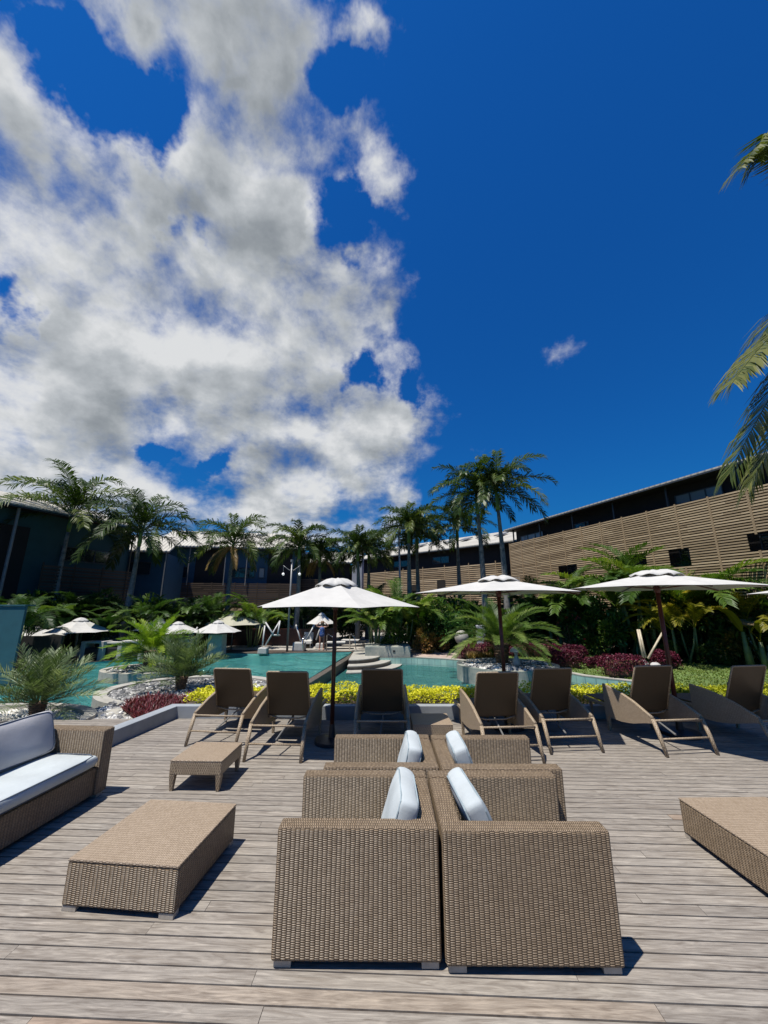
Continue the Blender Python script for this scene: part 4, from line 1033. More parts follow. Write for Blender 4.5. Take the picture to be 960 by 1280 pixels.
# ---- loungers: local y = 0 at the rear feet, +y towards the pool ; x centred
def mk_lounger():
    r_ = empty('sun_lounger', (0, 0, 0), '', 'sun lounger'); W = 0.79
    top = [(0.165, 0.405), (0.30, 0.455), (0.50, 0.530), (0.72, 0.585), (0.95, 0.620), (1.16, 0.640)]
    for s in (-1, 1):
        m_ = MB(); n = len(top)
        bot = [(0.14, 0.355), (0.30, 0.315), (0.55, 0.245), (0.80, 0.205), (1.0, 0.20), (1.16, 0.21)]
        x0, x1 = (s*W/2, s*(W/2-0.045)); x0, x1 = min(x0, x1), max(x0, x1)
        m_.prism(top+bot[::-1], x0, x1); pn = m_.build('side_panel', M['wicker_fine'], r_, uvs=True)
        m_ = MB(); m_.tube([((x0+x1)/2, y, z+0.004) for y, z in top], 0.024, 8); m_.build('arm_rim', M['wicker_rim'], r_, smooth=True, uvs=True)
        m_ = MB(); m_.tube([((x0+x1)/2, 0.0, 0.0), ((x0+x1)/2, 0.075, 0.20), ((x0+x1)/2, 0.165, 0.40)], [0.021, 0.027, 0.027], 8); m_.build('leg', M['wicker_rim'], r_, smooth=True, uvs=True)
        m_ = MB(); m_.box(((x0+x1)/2, 1.13, 0.105), (0.045, 0.05, 0.21), taper=(0.75, 0.7)); m_.build('leg', M['wicker_rim'], r_, uvs=True)
        m_ = MB(); m_.box((s*(W/2-0.075), 1.30, 0.33), (0.045, 1.05, 0.05)); m_.build('side_rail', M['wicker_rim'], r_, bevel=0.006, uvs=True)
    for y, z, rr in ((0.142, 0.385, 0.014), (0.068, 0.185, 0.013)):
        m_ = MB(); m_.tube([(-W/2+0.04, y, z), (W/2-0.04, y, z)], rr, 8); m_.build('crossbar', M['wicker_rim'], r_, smooth=True, uvs=True)
    m_ = MB(); m_.box((0, 1.28, 0.372), (0.60, 1.03, 0.022)); m_.build('seat', M['sling'], r_, bevel=0.006, uvs=True)
    for s in (-1, 1):
        m_ = MB(); m_.box((s*0.24, 1.77, 0.16), (0.045, 0.045, 0.32), taper=(0.7, 0.7)); m_.build('leg', M['wicker_rim'], r_, uvs=True)
    # backrest: hinged at y .72 and tipped towards the rear
    B0, B1 = Vector((0, 0.70, 0.375)), Vector((0, 0.46, 1.01))
    m_ = MB(); d = (B1-B0); nrm_ = Vector((0, d.z, -d.y)).normalized(); nseg = 8; vs = []; fs = []
    for i in range(nseg+1):
        t = i/nseg; c = B0.lerp(B1, t); wv = 0.62*(1-0.04*t)/2
        sag = 0.012*math.sin(PI*t)
        for sx in (-1, -0.5, 0, 0.5, 1):
            vs.append((sx*wv, c.y+nrm_.y*(sag), c.z+nrm_.z*sag))
    for i in range(nseg):
        for k in range(4): fs.append((i*5+k, i*5+k+1, (i+1)*5+k+1, (i+1)*5+k))
    m_.add(vs, fs); m_.build('backrest', M['sling'], r_, solid=0.022, uvs=True)
    m_ = MB(); w0, w1 = 0.318, 0.305
    m_.tube([(-w0, B0.y, B0.z), (-w1, B1.y, B1.z-0.01), (-w1+0.02, B1.y-0.004, B1.z+0.006), (w1-0.02, B1.y-0.004, B1.z+0.006), (w1, B1.y, B1.z-0.01), (w0, B0.y, B0.z)], 0.013, 8)
    m_.build('back_frame', M['wicker_rim'], r_, smooth=True, uvs=True)
    m_ = MB(); m_.tube([(-w0, B0.y-0.012, B0.z+0.0), (-0.15, B0.y-0.03, B0.z-0.035), (0.15, B0.y-0.03, B0.z-0.035), (w0, B0.y-0.012, B0.z)], 0.011, 8); m_.build('hinge_bar', M['wicker_rim'], r_, smooth=True, uvs=True)
    m_ = MB(); m_.tube([(-0.03, 0.20, 0.03+0.16), (0.03, 0.86, 0.345)], 0.012, 6); m_.build('prop_bar', M['grey_metal'], r_)
    return r_
lounger = Proto(mk_lounger); lg = 'dark wicker sun loungers lined up along the planter wall'
def lay(px_l, px_r, py, a, label, dy=0, sz=1.0):
    pl, pr = gp(px_l, py), gp(px_r, py); c = (pl+pr)/2
    lounger((c.x, c.y+dy, 0.002), R(a), label, lg, (1, 1, sz))
    return c
lay(234, 291, 934, -6, 'sun lounger at the left end of the row, behind the small side table', 0, 0.96)
lay(308, 372, 953, -3, 'sun lounger left of the centre umbrella pole')
lay(444, 511, 945, 0, 'fully shaded sun lounger right of the centre umbrella pole')
lay(612, 678, 955, 4, 'sun lounger in front of the middle right umbrella with a sunlit left panel')
lay(687, 757, 942, 5, 'sun lounger between the middle right and far right umbrellas, in shade')
lay(829, 904, 945.5, 6, 'sun lounger in front of the far right umbrella, with a large sunlit side panel', 0, 1.05)
lay(966, 1042, 945, 9, 'sun lounger cut off by the right edge of the picture', 0, 1.05)

# ------------------------------------------------------------------ umbrellas
def umbrella_mesh(name, Rr, zrim, ztop, polez, mats, seg=6, rot=0.0, base=True, vent=True, polr=0.032, cat='umbrella'):
    canv, wood = mats
    r_ = empty(name, (0, 0, 0), '', cat)
    random.seed(int(Rr*100)+seg)
    # canopy panels sag between the ribs
    m_ = MB(); nr, ns = 8, 6; vs = []; fs = []
    for i in range(nr+1):
        t = i/nr
        for k in range(seg*ns):
            a = rot+2*PI*k/(seg*ns); fr = (k % ns)/ns
            chord = math.cos(PI/seg)/math.cos(((fr-0.5)*2*PI/seg)) if seg > 2 else 1
            rr = Rr*(0.02+0.98*t); edge = chord*(1-0.028*t*math.sin(PI*fr))
            sag = -0.022*Rr*math.sin(PI*fr)*math.sin(PI*min(1, t*1.02))
            z = ztop-(ztop-zrim)*(t**0.93)+sag+0.018*t*t*math.sin(PI*fr)
            vs.append((rr*edge*math.cos(a), rr*edge*math.sin(a), z))
    n = seg*ns
    for i in range(nr):
        for k in range(n):
            k2 = (k+1) % n; fs.append((i*n+k, (i+1)*n+k, (i+1)*n+k2, i*n+k2))
    fs.append(tuple(range(n)))
    m_.add(vs, fs); m_.build('canopy', canv, r_, smooth=False, solid=0.004)
    if vent:
        m_ = MB(); vs = []; fs = []; nn = 48; vr = Rr*0.235
        for i in range(5):
            t = i/4
            for k in range(nn):
                a = 2*PI*k/nn; wv = 1+0.07*math.sin(a*seg+1)+0.06*math.sin(a*7+2)
                zc = ztop-(ztop-zrim)*(0.235*t)**0.93
                vs.append((vr*(0.05+0.95*t)*wv*math.cos(a), vr*(0.05+0.95*t)*wv*math.sin(a), zc+0.022+0.035*math.sin(PI*min(1, t*0.95+0.05))*(1+0.5*math.sin(a*5+1))+0.016*t*math.sin(a*9)))
        for i in range(4):
            for k in range(nn):
                k2 = (k+1) % nn; fs.append((i*nn+k, (i+1)*nn+k, (i+1)*nn+k2, i*nn+k2))
        fs.append(tuple(range(nn)))
        m_.add(vs, fs); m_.build('vent_cap', canv, r_, smooth=True, solid=0.004)
    m_ = MB(); m_.tube([(0, 0, 0.03 if base else 0), (0, 0, ztop-0.01)], polr, 10); m_.build('pole', wood, r_, smooth=True)
    hubz = zrim-0.02+(ztop-zrim)*0.1
    m_ = MB(); m_.lathe([(0.0, -0.07), (0.04, -0.07), (0.05, -0.02), (0.05, 0.03), (0.03, 0.05)], (0, 0, hubz), 12); m_.build('hub', wood, r_)
    for k in range(seg):
        a = rot+2*PI*k/seg; c, s = math.cos(a), math.sin(a)
        rb = MB(); rb.tube([(0.03*c, 0.03*s, ztop-0.035), (Rr*0.5*c, Rr*0.5*s, ztop-(ztop-zrim)*0.5**0.93-0.022), (Rr*0.985*c, Rr*0.985*s, zrim-0.012)], 0.011, 6); rb.build('rib', wood, r_)
        sb = MB(); sb.tube([(0.04*c, 0.04*s, hubz), (Rr*0.52*c, Rr*0.52*s, ztop-(ztop-zrim)*0.52**0.93-0.03)], 0.009, 6); sb.build('strut', wood, r_)
    if base:
        m_ = MB(); m_.lathe([(0, 0), (0.25, 0), (0.25, 0.05), (0.05, 0.07), (0.035, 0.25), (0.0, 0.25)], n=24); m_.build('base', M['black_plastic'], r_, smooth=False)
    return r_
ug = 'large white umbrellas on the deck'
WU = gp(413, 928)
big1 = Proto(lambda: umbrella_mesh('umbrella', 1.34, 1.94, 2.36, 0, (M['canvas'], M['dark_wood']), 6, R(-9)))
big1((-0.775, WU.y, 0.0), 0, 'white hexagonal umbrella on a dark pole at the centre, nearest to the camera', ug)
big2 = Proto(lambda: umbrella_mesh('umbrella', 1.44, 2.17, 2.44, 0, (M['canvas'], M['red_wood']), 6, R(4)))
p2 = yp(623, 760, 6.95); big2((p2.x+0.02, 6.95, 0.0), 0, 'white flat umbrella behind the middle right loungers', ug, (1.05, 1.05, 1))
p3 = yp(824, 745, 6.6); big2((p3.x-0.02, 6.6, 0.0), R(14), 'white umbrella on a red brown pole behind the right hand lounger', ug, (1.08, 1.08, 1.03))
p4 = yp(1066, 745, 6.9); big2((p4.x, 6.9, 0.0), R(30), 'white umbrella of which only the tip shows at the right edge', ug)
fg = 'white umbrellas along the far side of the pool'
farumb = Proto(lambda: umbrella_mesh('umbrella', 1.6, 1.55, 2.3, 0, (M['canvas'], M['grey_metal']), 8, R(8), False, True, 0.04))
for (px, pyr, pyt, wpx, lab, cantil) in ((38, 793, 781, 36, 'white umbrella partly hidden behind the teal pavilion wall', 0), (98, 790, 771, 36, 'white umbrella with a clear grey pole beside the far round planter', 0),
        (197, 784.5, 771, 27, 'white umbrella tucked behind the bright green date palm', 0), (222, 784, 776, 29, 'flat white umbrella just right of the bright green date palm', 0),
        (272, 783, 774.5, 28, 'flat white umbrella in front of the cream one by the pool', 0), (402, 773.5, 765, 19, 'small white umbrella above the standing bather', 0)):
    Yd = min(1.6*F/wpx+0.5, 21.0 if px < 150 else 22.8 if px < 300 else 27.6)
    pr = yp(px, pyr, Yd); pt = yp(px, pyt, Yd)
    zr, zt = pr.z-G, pt.z-G
    sxy = 1.0; f_ = farumb((pr.x, Yd, G), R(px*7 % 45), lab, fg, (wpx*Yd/F/1.6*0.985, wpx*Yd/F/1.6*0.985, zt/2.37))
cream = Proto(lambda: umbrella_mesh('umbrella', 1.6, 1.55, 2.3, 0, (M['canvas_cream'], M['grey_metal']), 8, R(20), False, True, 0.03))
pt = yp(293, 764, 25.5); cream((pt.x, 25.5, G), 0, 'cream umbrella by the third royal palm trunk', fg, (1.15, 1.15, (pt.z-G)/2.37))

# folded parasol frames with white bases and crossing arms
def frame_obj(px, py, Y, name, label, arms, base, mat='white_metal'):
    b = yp(px, py, Y); b.z = G if Y > 12 else b.z
    r_ = empty(name, (b.x, Y, G), label, 'parasol frame', 'parasol frames without canopies')
    m_ = MB(); w_, d_, h_ = base
    m_.box((0, 0, h_/2), (w_, d_, h_), taper=(1.1, 1.05)); m_.build('base', M['white_stone'], r_, bevel=0.05)
    for (x0, y0, x1, y1) in arms:
        a, c = yp(x0, y0, Y), yp(x1, y1, Y+0.3)
        m_ = MB(); m_.tube([(a.x-b.x, 0, a.z-G), (c.x-b.x, 0.3, c.z-G)], 0.045, 8); m_.build('arm', M[mat], r_, smooth=True)
    return r_
frame_obj(232, 822, 22.5, 'parasol_frame', 'left one of two grey concrete parasol bases with slanting white poles by the pool', [(236, 800, 247, 784), (233, 800, 241, 786)], (0.75, 0.7, 1.0))
frame_obj(270, 818, 23.0, 'parasol_frame', 'right one of two grey concrete parasol bases with slanting white poles by the pool', [(268, 797, 258, 785), (271, 797, 273, 785)], (0.8, 0.7, 1.15))
frame_obj(329, 815, 23.5, 'parasol_frame', 'white crossed pole parasol frame on a small white base at the pool edge', [(328, 808, 331, 782), (331, 808, 350, 776), (342, 794, 332, 778), (347, 794, 350, 776), (342, 794, 350, 794)], (0.5, 0.5, 0.35))
frame_obj(374, 811, 25.0, 'parasol_frame', 'slanting pole parasol frame on a pale block beside the lamp post', [(376, 801, 370, 781), (383, 800, 393, 781)], (0.7, 0.6, 0.5))
frame_obj(400, 808, 26.5, 'parasol_frame', 'short slanting white pole behind the standing bather', [(395, 800, 402, 780)], (0.5, 0.5, 0.3))
frame_obj(806, 836, 17.3, 'parasol_frame', 'cream poles spread in a v over a white sandbag base on the right lawn', [(804, 822, 797, 787), (807, 822, 799, 787), (810, 823, 829, 789)], (0.3, 0.3, 0.2), 'cream_wood')
frame_obj(955, 833, 18.6, 'parasol_frame', 'slanting white pole parasol frame at the right edge of the garden', [(954, 832, 926, 781), (960, 832, 960, 760)], (0.5, 0.4, 0.12), 'white_metal')
# sandbag shapes
m_ = MB(); c = yp(806, 828, 17.2)
for dx, dz, s in ((-0.18, 0, 1.0), (0.30, -0.02, 0.8)):
    prof = [(0.0, 0.55), (0.12, 0.54), (0.22, 0.44), (0.26, 0.3), (0.24, 0.12), (0.2, 0.0)]
    m_.lathe([(r*s, z*s) for r, z in prof], (c.x+dx*1.2, 17.1, G), 14, 1.2, 0.9)
tag(m_.build('sandbag_weight', M['white_stone'], smooth=True), 'white rounded sandbag weights at the foot of the cream poles', 'weight')
# cantilever parasols: white struts under the two flat far umbrellas belong to their frames (above)

# ------------------------------------------------------------------ pool terrace things
def sunbed(px, py, Y, label, rz, mat, up=True):
    b = yp(px, py, Y)
    r_ = empty('poolside_sunbed', (b.x, Y, G), label, 'sunbed', 'sunbeds on the far pool terrace', rz)
    m_ = MB(); m_.box((0, 0, 0.32), (1.9, 0.7, 0.06)); m_.build('bed_frame', M[mat], r_)
    m_ = MB(); m_.box((-0.1, 0, 0.40), (1.2, 0.66, 0.09)); m_.build('mattress', M['canvas'], r_, bevel=0.02)
    if up:
        m_ = MB(); m_.box((0.78, 0, 0.62), (0.07, 0.64, 0.62), M4=Matrix.Rotation(R(28), 3, 'Y')); m_.build('headrest', M['canvas'], r_)
    for sx in (-0.8, 0.8):
        for sy in (-0.28, 0.28):
            m_ = MB(); m_.box((sx, sy, 0.145), (0.05, 0.05, 0.29)); m_.build('leg', M[mat], r_)
sunbed(422, 806, 26.0, 'white sunbed right of the standing bather', R(5), 'black_plastic', False)
sunbed(440, 806, 27.5, 'white sunbed half hidden behind the steel handrail', R(-5), 'black_plastic', False)
sunbed(384, 805, 27.0, 'white sunbed left of the standing bather', R(95), 'white_metal')
def cube_chair(px, py, Y, label, w_, h_):
    b = yp(px, py, Y); r_ = empty('pool_armchair', (b.x, Y, G), label, 'armchair', 'white framed armchairs behind the far round planter')
    m_ = MB()
    for sx in (-1, 1): m_.box((sx*w_/2, 0, h_/2), (0.22, 0.7, h_), taper=(1.15, 1))
    m_.box((0, 0, h_-0.05), (w_-0.22, 0.69, 0.1)); m_.build('frame', M['white_stone'], r_, bevel=0.02)
    m_ = MB(); m_.box((0, -0.05, 0.35), (w_-0.24, 0.6, 0.55)); m_.build('seat', M['black_plastic'], r_, bevel=0.04)
cube_chair(118, 826, 21.0, 'white framed black armchair, left one behind the far round planter', 0.95, 0.95)
cube_chair(141, 826, 21.2, 'white framed black armchair, second from the left behind the far round planter', 0.95, 0.9)
cube_chair(168, 824, 21.4, 'white framed black armchair behind the trunk of the bright date palm', 0.95, 0.95)
cube_chair(184, 822, 21.5, 'white framed black armchair right of the bright date palm trunk', 0.9, 0.9)
# handrails
def rail(name, px, py, Y, label, w_=0.5):
    b = yp(px, py, Y); r_ = MB()
    for dx in (0,):
        r_.tube([(b.x, Y, G), (b.x, Y, G+0.9), (b.x+0.1, Y-0.1, G+1.0), (b.x+w_, Y-0.5, G+0.75), (b.x+w_+0.1, Y-0.6, G+0.1)], 0.03, 8)
    tag(r_.build(name, M['steel'], smooth=True), label, 'handrail', 'steel pool handrails')
rail('handrail', 437, 808, 25.4, 'curved steel handrail right of the centre umbrella pole', 0.35)
rail('handrail', 408, 808, 25.0, 'curved steel handrail beside the bather', 0.6)
rail('handrail', 379, 812, 24.6, 'steel handrail standing at the far pool edge', 0.02)

# lamp posts
def bulb_mat():
    m, nt_ = nmat('lamp_glow'); o_ = N(nt_, 'ShaderNodeOutputMaterial'); e = N(nt_, 'ShaderNodeBsdfPrincipled'); L(nt_, e.outputs[0], o_.inputs[0])
    e.inputs['Base Color'].default_value = (0.9, 0.9, 0.88, 1); e.inputs['Roughness'].default_value = 0.15; e.inputs['Emission Color'].default_value = (1, 0.98, 0.92, 1); e.inputs['Emission Strength'].default_value = 0.35; return m
M['bulb'] = bulb_mat()
b = yp(359, 810, 24.5); tp = yp(361.5, 701, 24.5)
r_ = empty('lamp_post', (b.x, 24.5, G), 'grey two armed lamp post with small round lamps behind the pool', 'lamp post')
hh = tp.z-G
m_ = MB(); m_.tube([(0, 0, 0), (0, 0, hh)], [0.07, 0.05], 10); m_.build('post', M['grey_metal'], r_, smooth=True)
m_ = MB(); m_.lathe([(0, 0.08), (0.1, 0.08), (0.1, -0.08), (0, -0.08)], (0, 0, hh), 12); m_.build('cap', M['grey_metal'], r_)
for s in (-1, 1):
    m_ = MB(); m_.tube([(0, 0, hh-0.55), (s*0.15, 0, hh-0.6), (s*0.35, 0, hh-0.45), (s*0.55, 0, hh-0.3)], 0.025, 6); am = m_.build('lamp_arm', M['grey_metal'], r_, smooth=True)
    m_ = MB(); m_.lathe([(0, 0.09), (0.06, 0.07), (0.09, 0), (0.06, -0.07), (0, -0.09)], (s*0.52, 0, hh-0.85), 12); m_.build('lamp_bulb', M['bulb'], am, smooth=True)
    m_ = MB(); m_.tube([(s*0.53, 0, hh-0.3), (s*0.52, 0, hh-0.78)], 0.015, 5); m_.build('lamp_rod', M['grey_metal'], am)
b = yp(501, 730, 27.0); tp = yp(498.5, 660, 27.0)
r_ = empty('street_lamp', (b.x, 27.0, G), 'slim grey street lamp with a flat head beside the middle palms', 'street lamp')
hh = tp.z-G
m_ = MB(); m_.tube([(0, 0, 0), (tp.x-b.x, 0, hh)], [0.09, 0.06], 10); m_.build('post', M['grey_metal'], r_, smooth=True)
m_ = MB(); m_.box((0.35+tp.x-b.x, 0, hh), (0.75, 0.35, 0.14), taper=(0.8, 0.8)); m_.build('lamp_head', M['grey_metal'], r_, bevel=0.03)

# garden ornaments
c = yp(577, 797, 23.0)
m_ = MB(); m_.lathe([(0.40*math.sin(PI*i/14), 0.40*math.cos(PI*i/14)) for i in range(15)], (c.x, 23.0, c.z), 20)
ob = m_.build('stone_sphere', M['stone_light'], smooth=True, recalc=True); tag(ob, 'round grey stone ball among the shrubs above the path', 'garden ornament')
m_ = MB(); m_.lathe([(0, 0), (0.32, 0), (0.28, c.z-G-0.35), (0.0, c.z-G-0.35)], (c.x, 23.0, G), 14); m_.build('pedestal', M['stone_dark'], ob)
m_ = MB(); c = yp(601, 795, 23.3); m_.box((c.x, 23.3, (G+c.z)/2+0.3), (0.45, 0.4, c.z-G+0.6)); tag(m_.build('stone_pillar', M['grey_wall'], bevel=0.02), 'short pale stone pillar behind the arching cycad', 'pillar')
c = yp(640, 822, 17.6); zz = -0.64
m_ = MB(); m_.lathe([(0, 0.78), (0.12, 0.76), (0.22, 0.68), (0.25, 0.60), (0.24, 0.57), (0.12, 0.56), (0.08, 0.52), (0.06, 0.42), (0.15, 0.25), (0.17, 0.1), (0.12, 0), (0, 0)], (c.x+0.12, 17.4, zz+0.02), 20)
tag(m_.build('garden_lantern', M['white_stone'], smooth=True), 'white mushroom shaped lantern among the cobbles of the tiled planter', 'garden lantern')

# ------------------------------------------------------------------ teal pavilion wall at the left
b0 = yp(33, 753, 15.0)
r_ = empty('pavilion', (b0.x, 15.0, G), 'teal pavilion wall with a dark opening at the left edge', 'pavilion')
m_ = MB(); W_ = 0.34
m_.box((-W_, 0.05, 1.38), (W_*2, 0.10, 2.76)); m_.box((-3.2, 0.05, 2.1), (5.04-0.004, 0.10, 1.32)); m_.box((-5.2, 0.05, 0.72), (1.6, 0.1, 1.43)); m_.build('wall', M['teal_paint'], r_)
m_ = MB(); m_.box((-2.87, 0.2, 2.79), (5.76, 0.46, 0.05)); m_.build('roof', M['teal_paint'], r_)
m_ = MB(); m_.box((-2.55, 2.9, 0.72), (3.7, 0.1, 1.44)); m_.build('back_panel', M['dark_recess'], r_)

# ------------------------------------------------------------------ buildings
def building(name, label, p0, p1, zg, zeave, depth, wallmat, roof_rise, overhang=0.7, roofdepth=None, gable=None, fascia=0.16):
    """facade line p0 -> p1 (left to right seen from the pool); local x runs along it, local y into the building"""
    a, b_ = Vector((p0[0], p0[1], 0)), Vector((p1[0], p1[1], 0)); d = b_-a; ln = d.length; rz = math.atan2(d.y, d.x)
    r_ = empty(name, (a.x, a.y, zg), label, 'building', None, rz)
    H_ = zeave-zg
    m_ = MB(); m_.box((ln/2, depth/2, H_/2+0.01), (ln, depth, H_+0.02)); m_.build('wall', wallmat, r_)
    m_ = MB(); y0, y1 = -overhang, (roofdepth or depth)
    q = [(-0.3, y0, H_), (ln+0.3, y0, H_), (ln+0.3, y1, H_+roof_rise), (-0.3, y1, H_+roof_rise)]
    m_.add([(*p[:2], p[2]) for p in q]+[(*p[:2], p[2]+fascia) for p in q], [(0, 3, 2, 1), (4, 5, 6, 7), (0, 1, 5, 4), (1, 2, 6, 5), (2, 3, 7, 6), (3, 0, 4, 7)])
    ro = m_.build('roof', M['roof'], r_, uvs=True, swap=False)
    m_ = MB(); m_.box((ln/2, -overhang-0.05, H_+0.0), (ln+0.6, 0.08, 0.09)); m_.build('gutter', M['dark_frame'], ro)
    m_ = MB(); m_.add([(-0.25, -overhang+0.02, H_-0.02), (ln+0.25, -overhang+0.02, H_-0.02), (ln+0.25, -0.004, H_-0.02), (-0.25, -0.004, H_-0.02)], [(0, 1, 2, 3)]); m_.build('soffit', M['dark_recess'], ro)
    return r_, ln, H_, ro
def slats(r_, x0, x1, z0, z1, y, pitch_, hgt, mat, holes=(), batten=1.9):
    m_ = MB(); m_.has = True; n = int((z1-z0)/pitch_)
    for i in range(n):
        z = z0+i*pitch_+pitch_/2; segs = [(x0, x1)]
        for (hx0, hx1, hz0, hz1) in holes:
            if hz0 < z < hz1:
                ns_ = []
                for a, b_ in segs:
                    if hx0 > a and hx0 < b_: ns_.append((a, hx0))
                    if hx1 > a and hx1 < b_: ns_.append((hx1, b_))
                    if hx1 <= a or hx0 >= b_: ns_.append((a, b_))
                segs = ns_
        for a, b_ in segs:
            x = a
            while x < b_-0.01:
                xe = min(b_, x+random.uniform(3.2, 4.6)); m_.box(((x+xe)/2, y, z), (xe-x-0.01, 0.035, hgt), var=random.random()); x = xe
    sc_ = m_.build('slat_screen', M[mat], r_, uvs=True)
    x = x0+0.05
    while x < x1:
        sg_ = [(z0, z1)]
        for (hx0, hx1, hz0, hz1) in holes:
            if hx0-0.05 < x < hx1+0.05: sg_ = [(z0, hz0), (hz1, z1)]
        for za, zb_ in sg_:
            if zb_-za > 0.2: bt = MB(); bt.box((x, y-0.03, (za+zb_)/2), (0.10, 0.022, zb_-za)); bt.build('batten', M[mat], sc_, uvs=True)
        x += batten
    return sc_
def window(r_, x0, x1, z0, z1, y, n=3, pane='glass'):
    m_ = MB(); t = 0.06
    m_.box(((x0+x1)/2, y, z0+t/2), (x1-x0, 0.08, t)); m_.box(((x0+x1)/2, y, z1-t/2), (x1-x0, 0.08, t))
    for i in range(n+1):
        x = x0+t/2+(x1-x0-t)*i/n; m_.box((x, y, (z0+z1)/2), (t, 0.076, z1-z0-2*t))
    fr = m_.build('window', M['dark_frame'], r_)
    m_ = MB(); m_.box(((x0+x1)/2, y+0.01, (z0+z1)/2), (x1-x0-0.1, 0.02, z1-z0-0.1)); m_.build('pane', M[pane], fr)
random.seed(31)
# right slatted building
KR = 1.45
def zr(z): return 2+(z-2)*KR-G
A, B = Vector((8.96, 25.4))*KR, Vector((12.8, 13.56))*KR; dirR = (B-A).normalized(); Bx = A+dirR*29
rb, ln, H_, ro = building('slatted_building', 'long two storey building with a pale timber slat front along the right side', A, Bx, G, zr(6.72)+G, 9, M['dark_recess'], 3.0, 1.2, None)
TOP = zr(5.88); Z0 = zr(1.84)
def fac(px, py):
    d = ray(px, py); q = d.x/d.y; t = (q*A.y-A.x)/(dirR.x-q*dirR.y); Y_ = A.y+dirR.y*t
    return t, HC+d.z/d.y*Y_-G
hl = []
for (xa, ya, xb, yb) in ((711, 724, 735, 707), (783, 709, 823, 694), (853, 711, 880, 687), (953, 690, 985, 668)):
    t0_, z0_ = fac(xa, ya); t1_, _ = fac(xb, ya); _, z1_ = fac((xa+xb)/2, yb); hl.append((t0_, t1_, z0_, z1_))
slats(rb, 0.0, ln, Z0, TOP, -0.9, 0.142, 0.080, 'slat', hl, 1.75)
for (a, b_, c_, d_) in hl: window(rb, a+0.05, b_-0.05, c_-0.1, d_+0.1, -0.05, 2)
window(rb, 0.7, 3.8, TOP-0.35, TOP+0.62, -0.06, 3, 'glass_pale')
w0_, w1_ = fac(846, 632)[0], fac(905, 613)[0]
window(rb, w0_, w1_, TOP-0.35, TOP+0.72, -0.06, 3, 'glass_pale'); window(rb, 7.4, 8.8, TOP-0.4, TOP+0.5, -0.06, 1)
m_ = MB(); m_.box((ln/2, -0.44, Z0-0.10), (ln, 0.86, 0.16)); m_.build('floor_slab', M['beige_soffit'], rb)
m_ = MB(); m_.box((ln/2, -0.50, TOP-0.06), (ln, 0.7, 0.06)); m_.build('balcony_ledge', M['dark_recess'], rb)
for x in [i*3.7+0.5 for i in range(8)]:
    m_ = MB(); m_.box((x, -0.7, TOP+0.6), (0.10, 0.10, 1.25)); m_.build('post', M['dark_frame'], rb)
for x, c_ in ((1.5, 2.3), (5.2, 2.3), (12.0, 3.0), (17.5, 3.0)):
    m_ = MB()      # scalloped shade canopies hanging over the ground floor
    n = 10; vs = []; fs = []
    for i in range(n+1):
        t = i/n; dz = -0.5*math.sin(PI*t)
        vs += [(x+c_*t, -0.95, Z0-0.1+dz*0.2), (x+c_*t, -2.4, Z0-0.25+dz)]
    for i in range(n): fs.append((2*i, 2*i+1, 2*i+3, 2*i+2))
    m_.add(vs, fs); m_.build('awning', M['beige_soffit'], rb, solid=0.02)
# back right building
KB = 1.26
def zb(z): return 2+(z-2)*KB-G
A, B = Vector((-1.9, 43))*KB, Vector((11.1, 29.8))*KB; A = A-(B-A).normalized()*2.2
rb, ln, H_, ro = building('slatted_building', 'distant slat fronted building with a long pale roof behind the middle palms', A, B, G, zb(6.70)+G, 9, M['dark_recess'], 2.7, 1.0, 7.5)
slats(rb, 0.3, ln-1.8, 2.7, zb(5.35), -0.9, 0.21, 0.115, 'slat', [(11.0, 12.4, 2.7, 5.0), (15.2, 16.4, 2.7, 5.4)], 3.2)
for i in range(9):
    m_ = MB(); m_.box((2.0+i*2.4, 3.6, H_+1.83), (1.1, 1.6, 0.10), M4=Matrix.Rotation(math.atan2(2.7, 8.5), 3, 'X')); m_.build('skylight', M['grey_metal'], ro)
for a, b_, c_, d_ in ((7.5, 10, zb(5.6), zb(6.25)), (14, 16.4, zb(5.6), zb(6.25)), (ln-1.6, ln-0.3, 3.2, 5.6)): window(rb, a, b_, c_, d_, -0.05, 2, 'glass_pale' if a > 17 else 'glass')
# low gabled building in the middle
A, B = Vector((-10.5, 44)), Vector((-3.9, 44))
rb, ln, H_, ro = building('gabled_building', 'small building with a pale corrugated roof and grey end wall in the centre background', A, B, G, 6.4, 6, M['dark_recess'], 1.7, 0.8, 3.4)
m_ = MB(); m_.add([(ln+0.32, -0.9, 0), (ln+0.32, 3.5, 0), (ln+0.32, 3.5, H_+2.1), (ln+0.32, -0.9, H_+0.3)]+[(ln+1.4, -0.7, 0), (ln+1.4, 3.5, 0), (ln+1.4, 3.5, H_+2.1), (ln+1.4, -0.7, H_+0.3)], [(0, 1, 2, 3), (4, 7, 6, 5), (0, 3, 7, 4), (3, 2, 6, 7), (1, 5, 6, 2)]); m_.build('gable_wall', M['grey_wall'], rb)
slats(rb, 0.2, ln-0.1, 2.7, 4.8-G, -0.5, 0.19, 0.125, 'slat_dark')
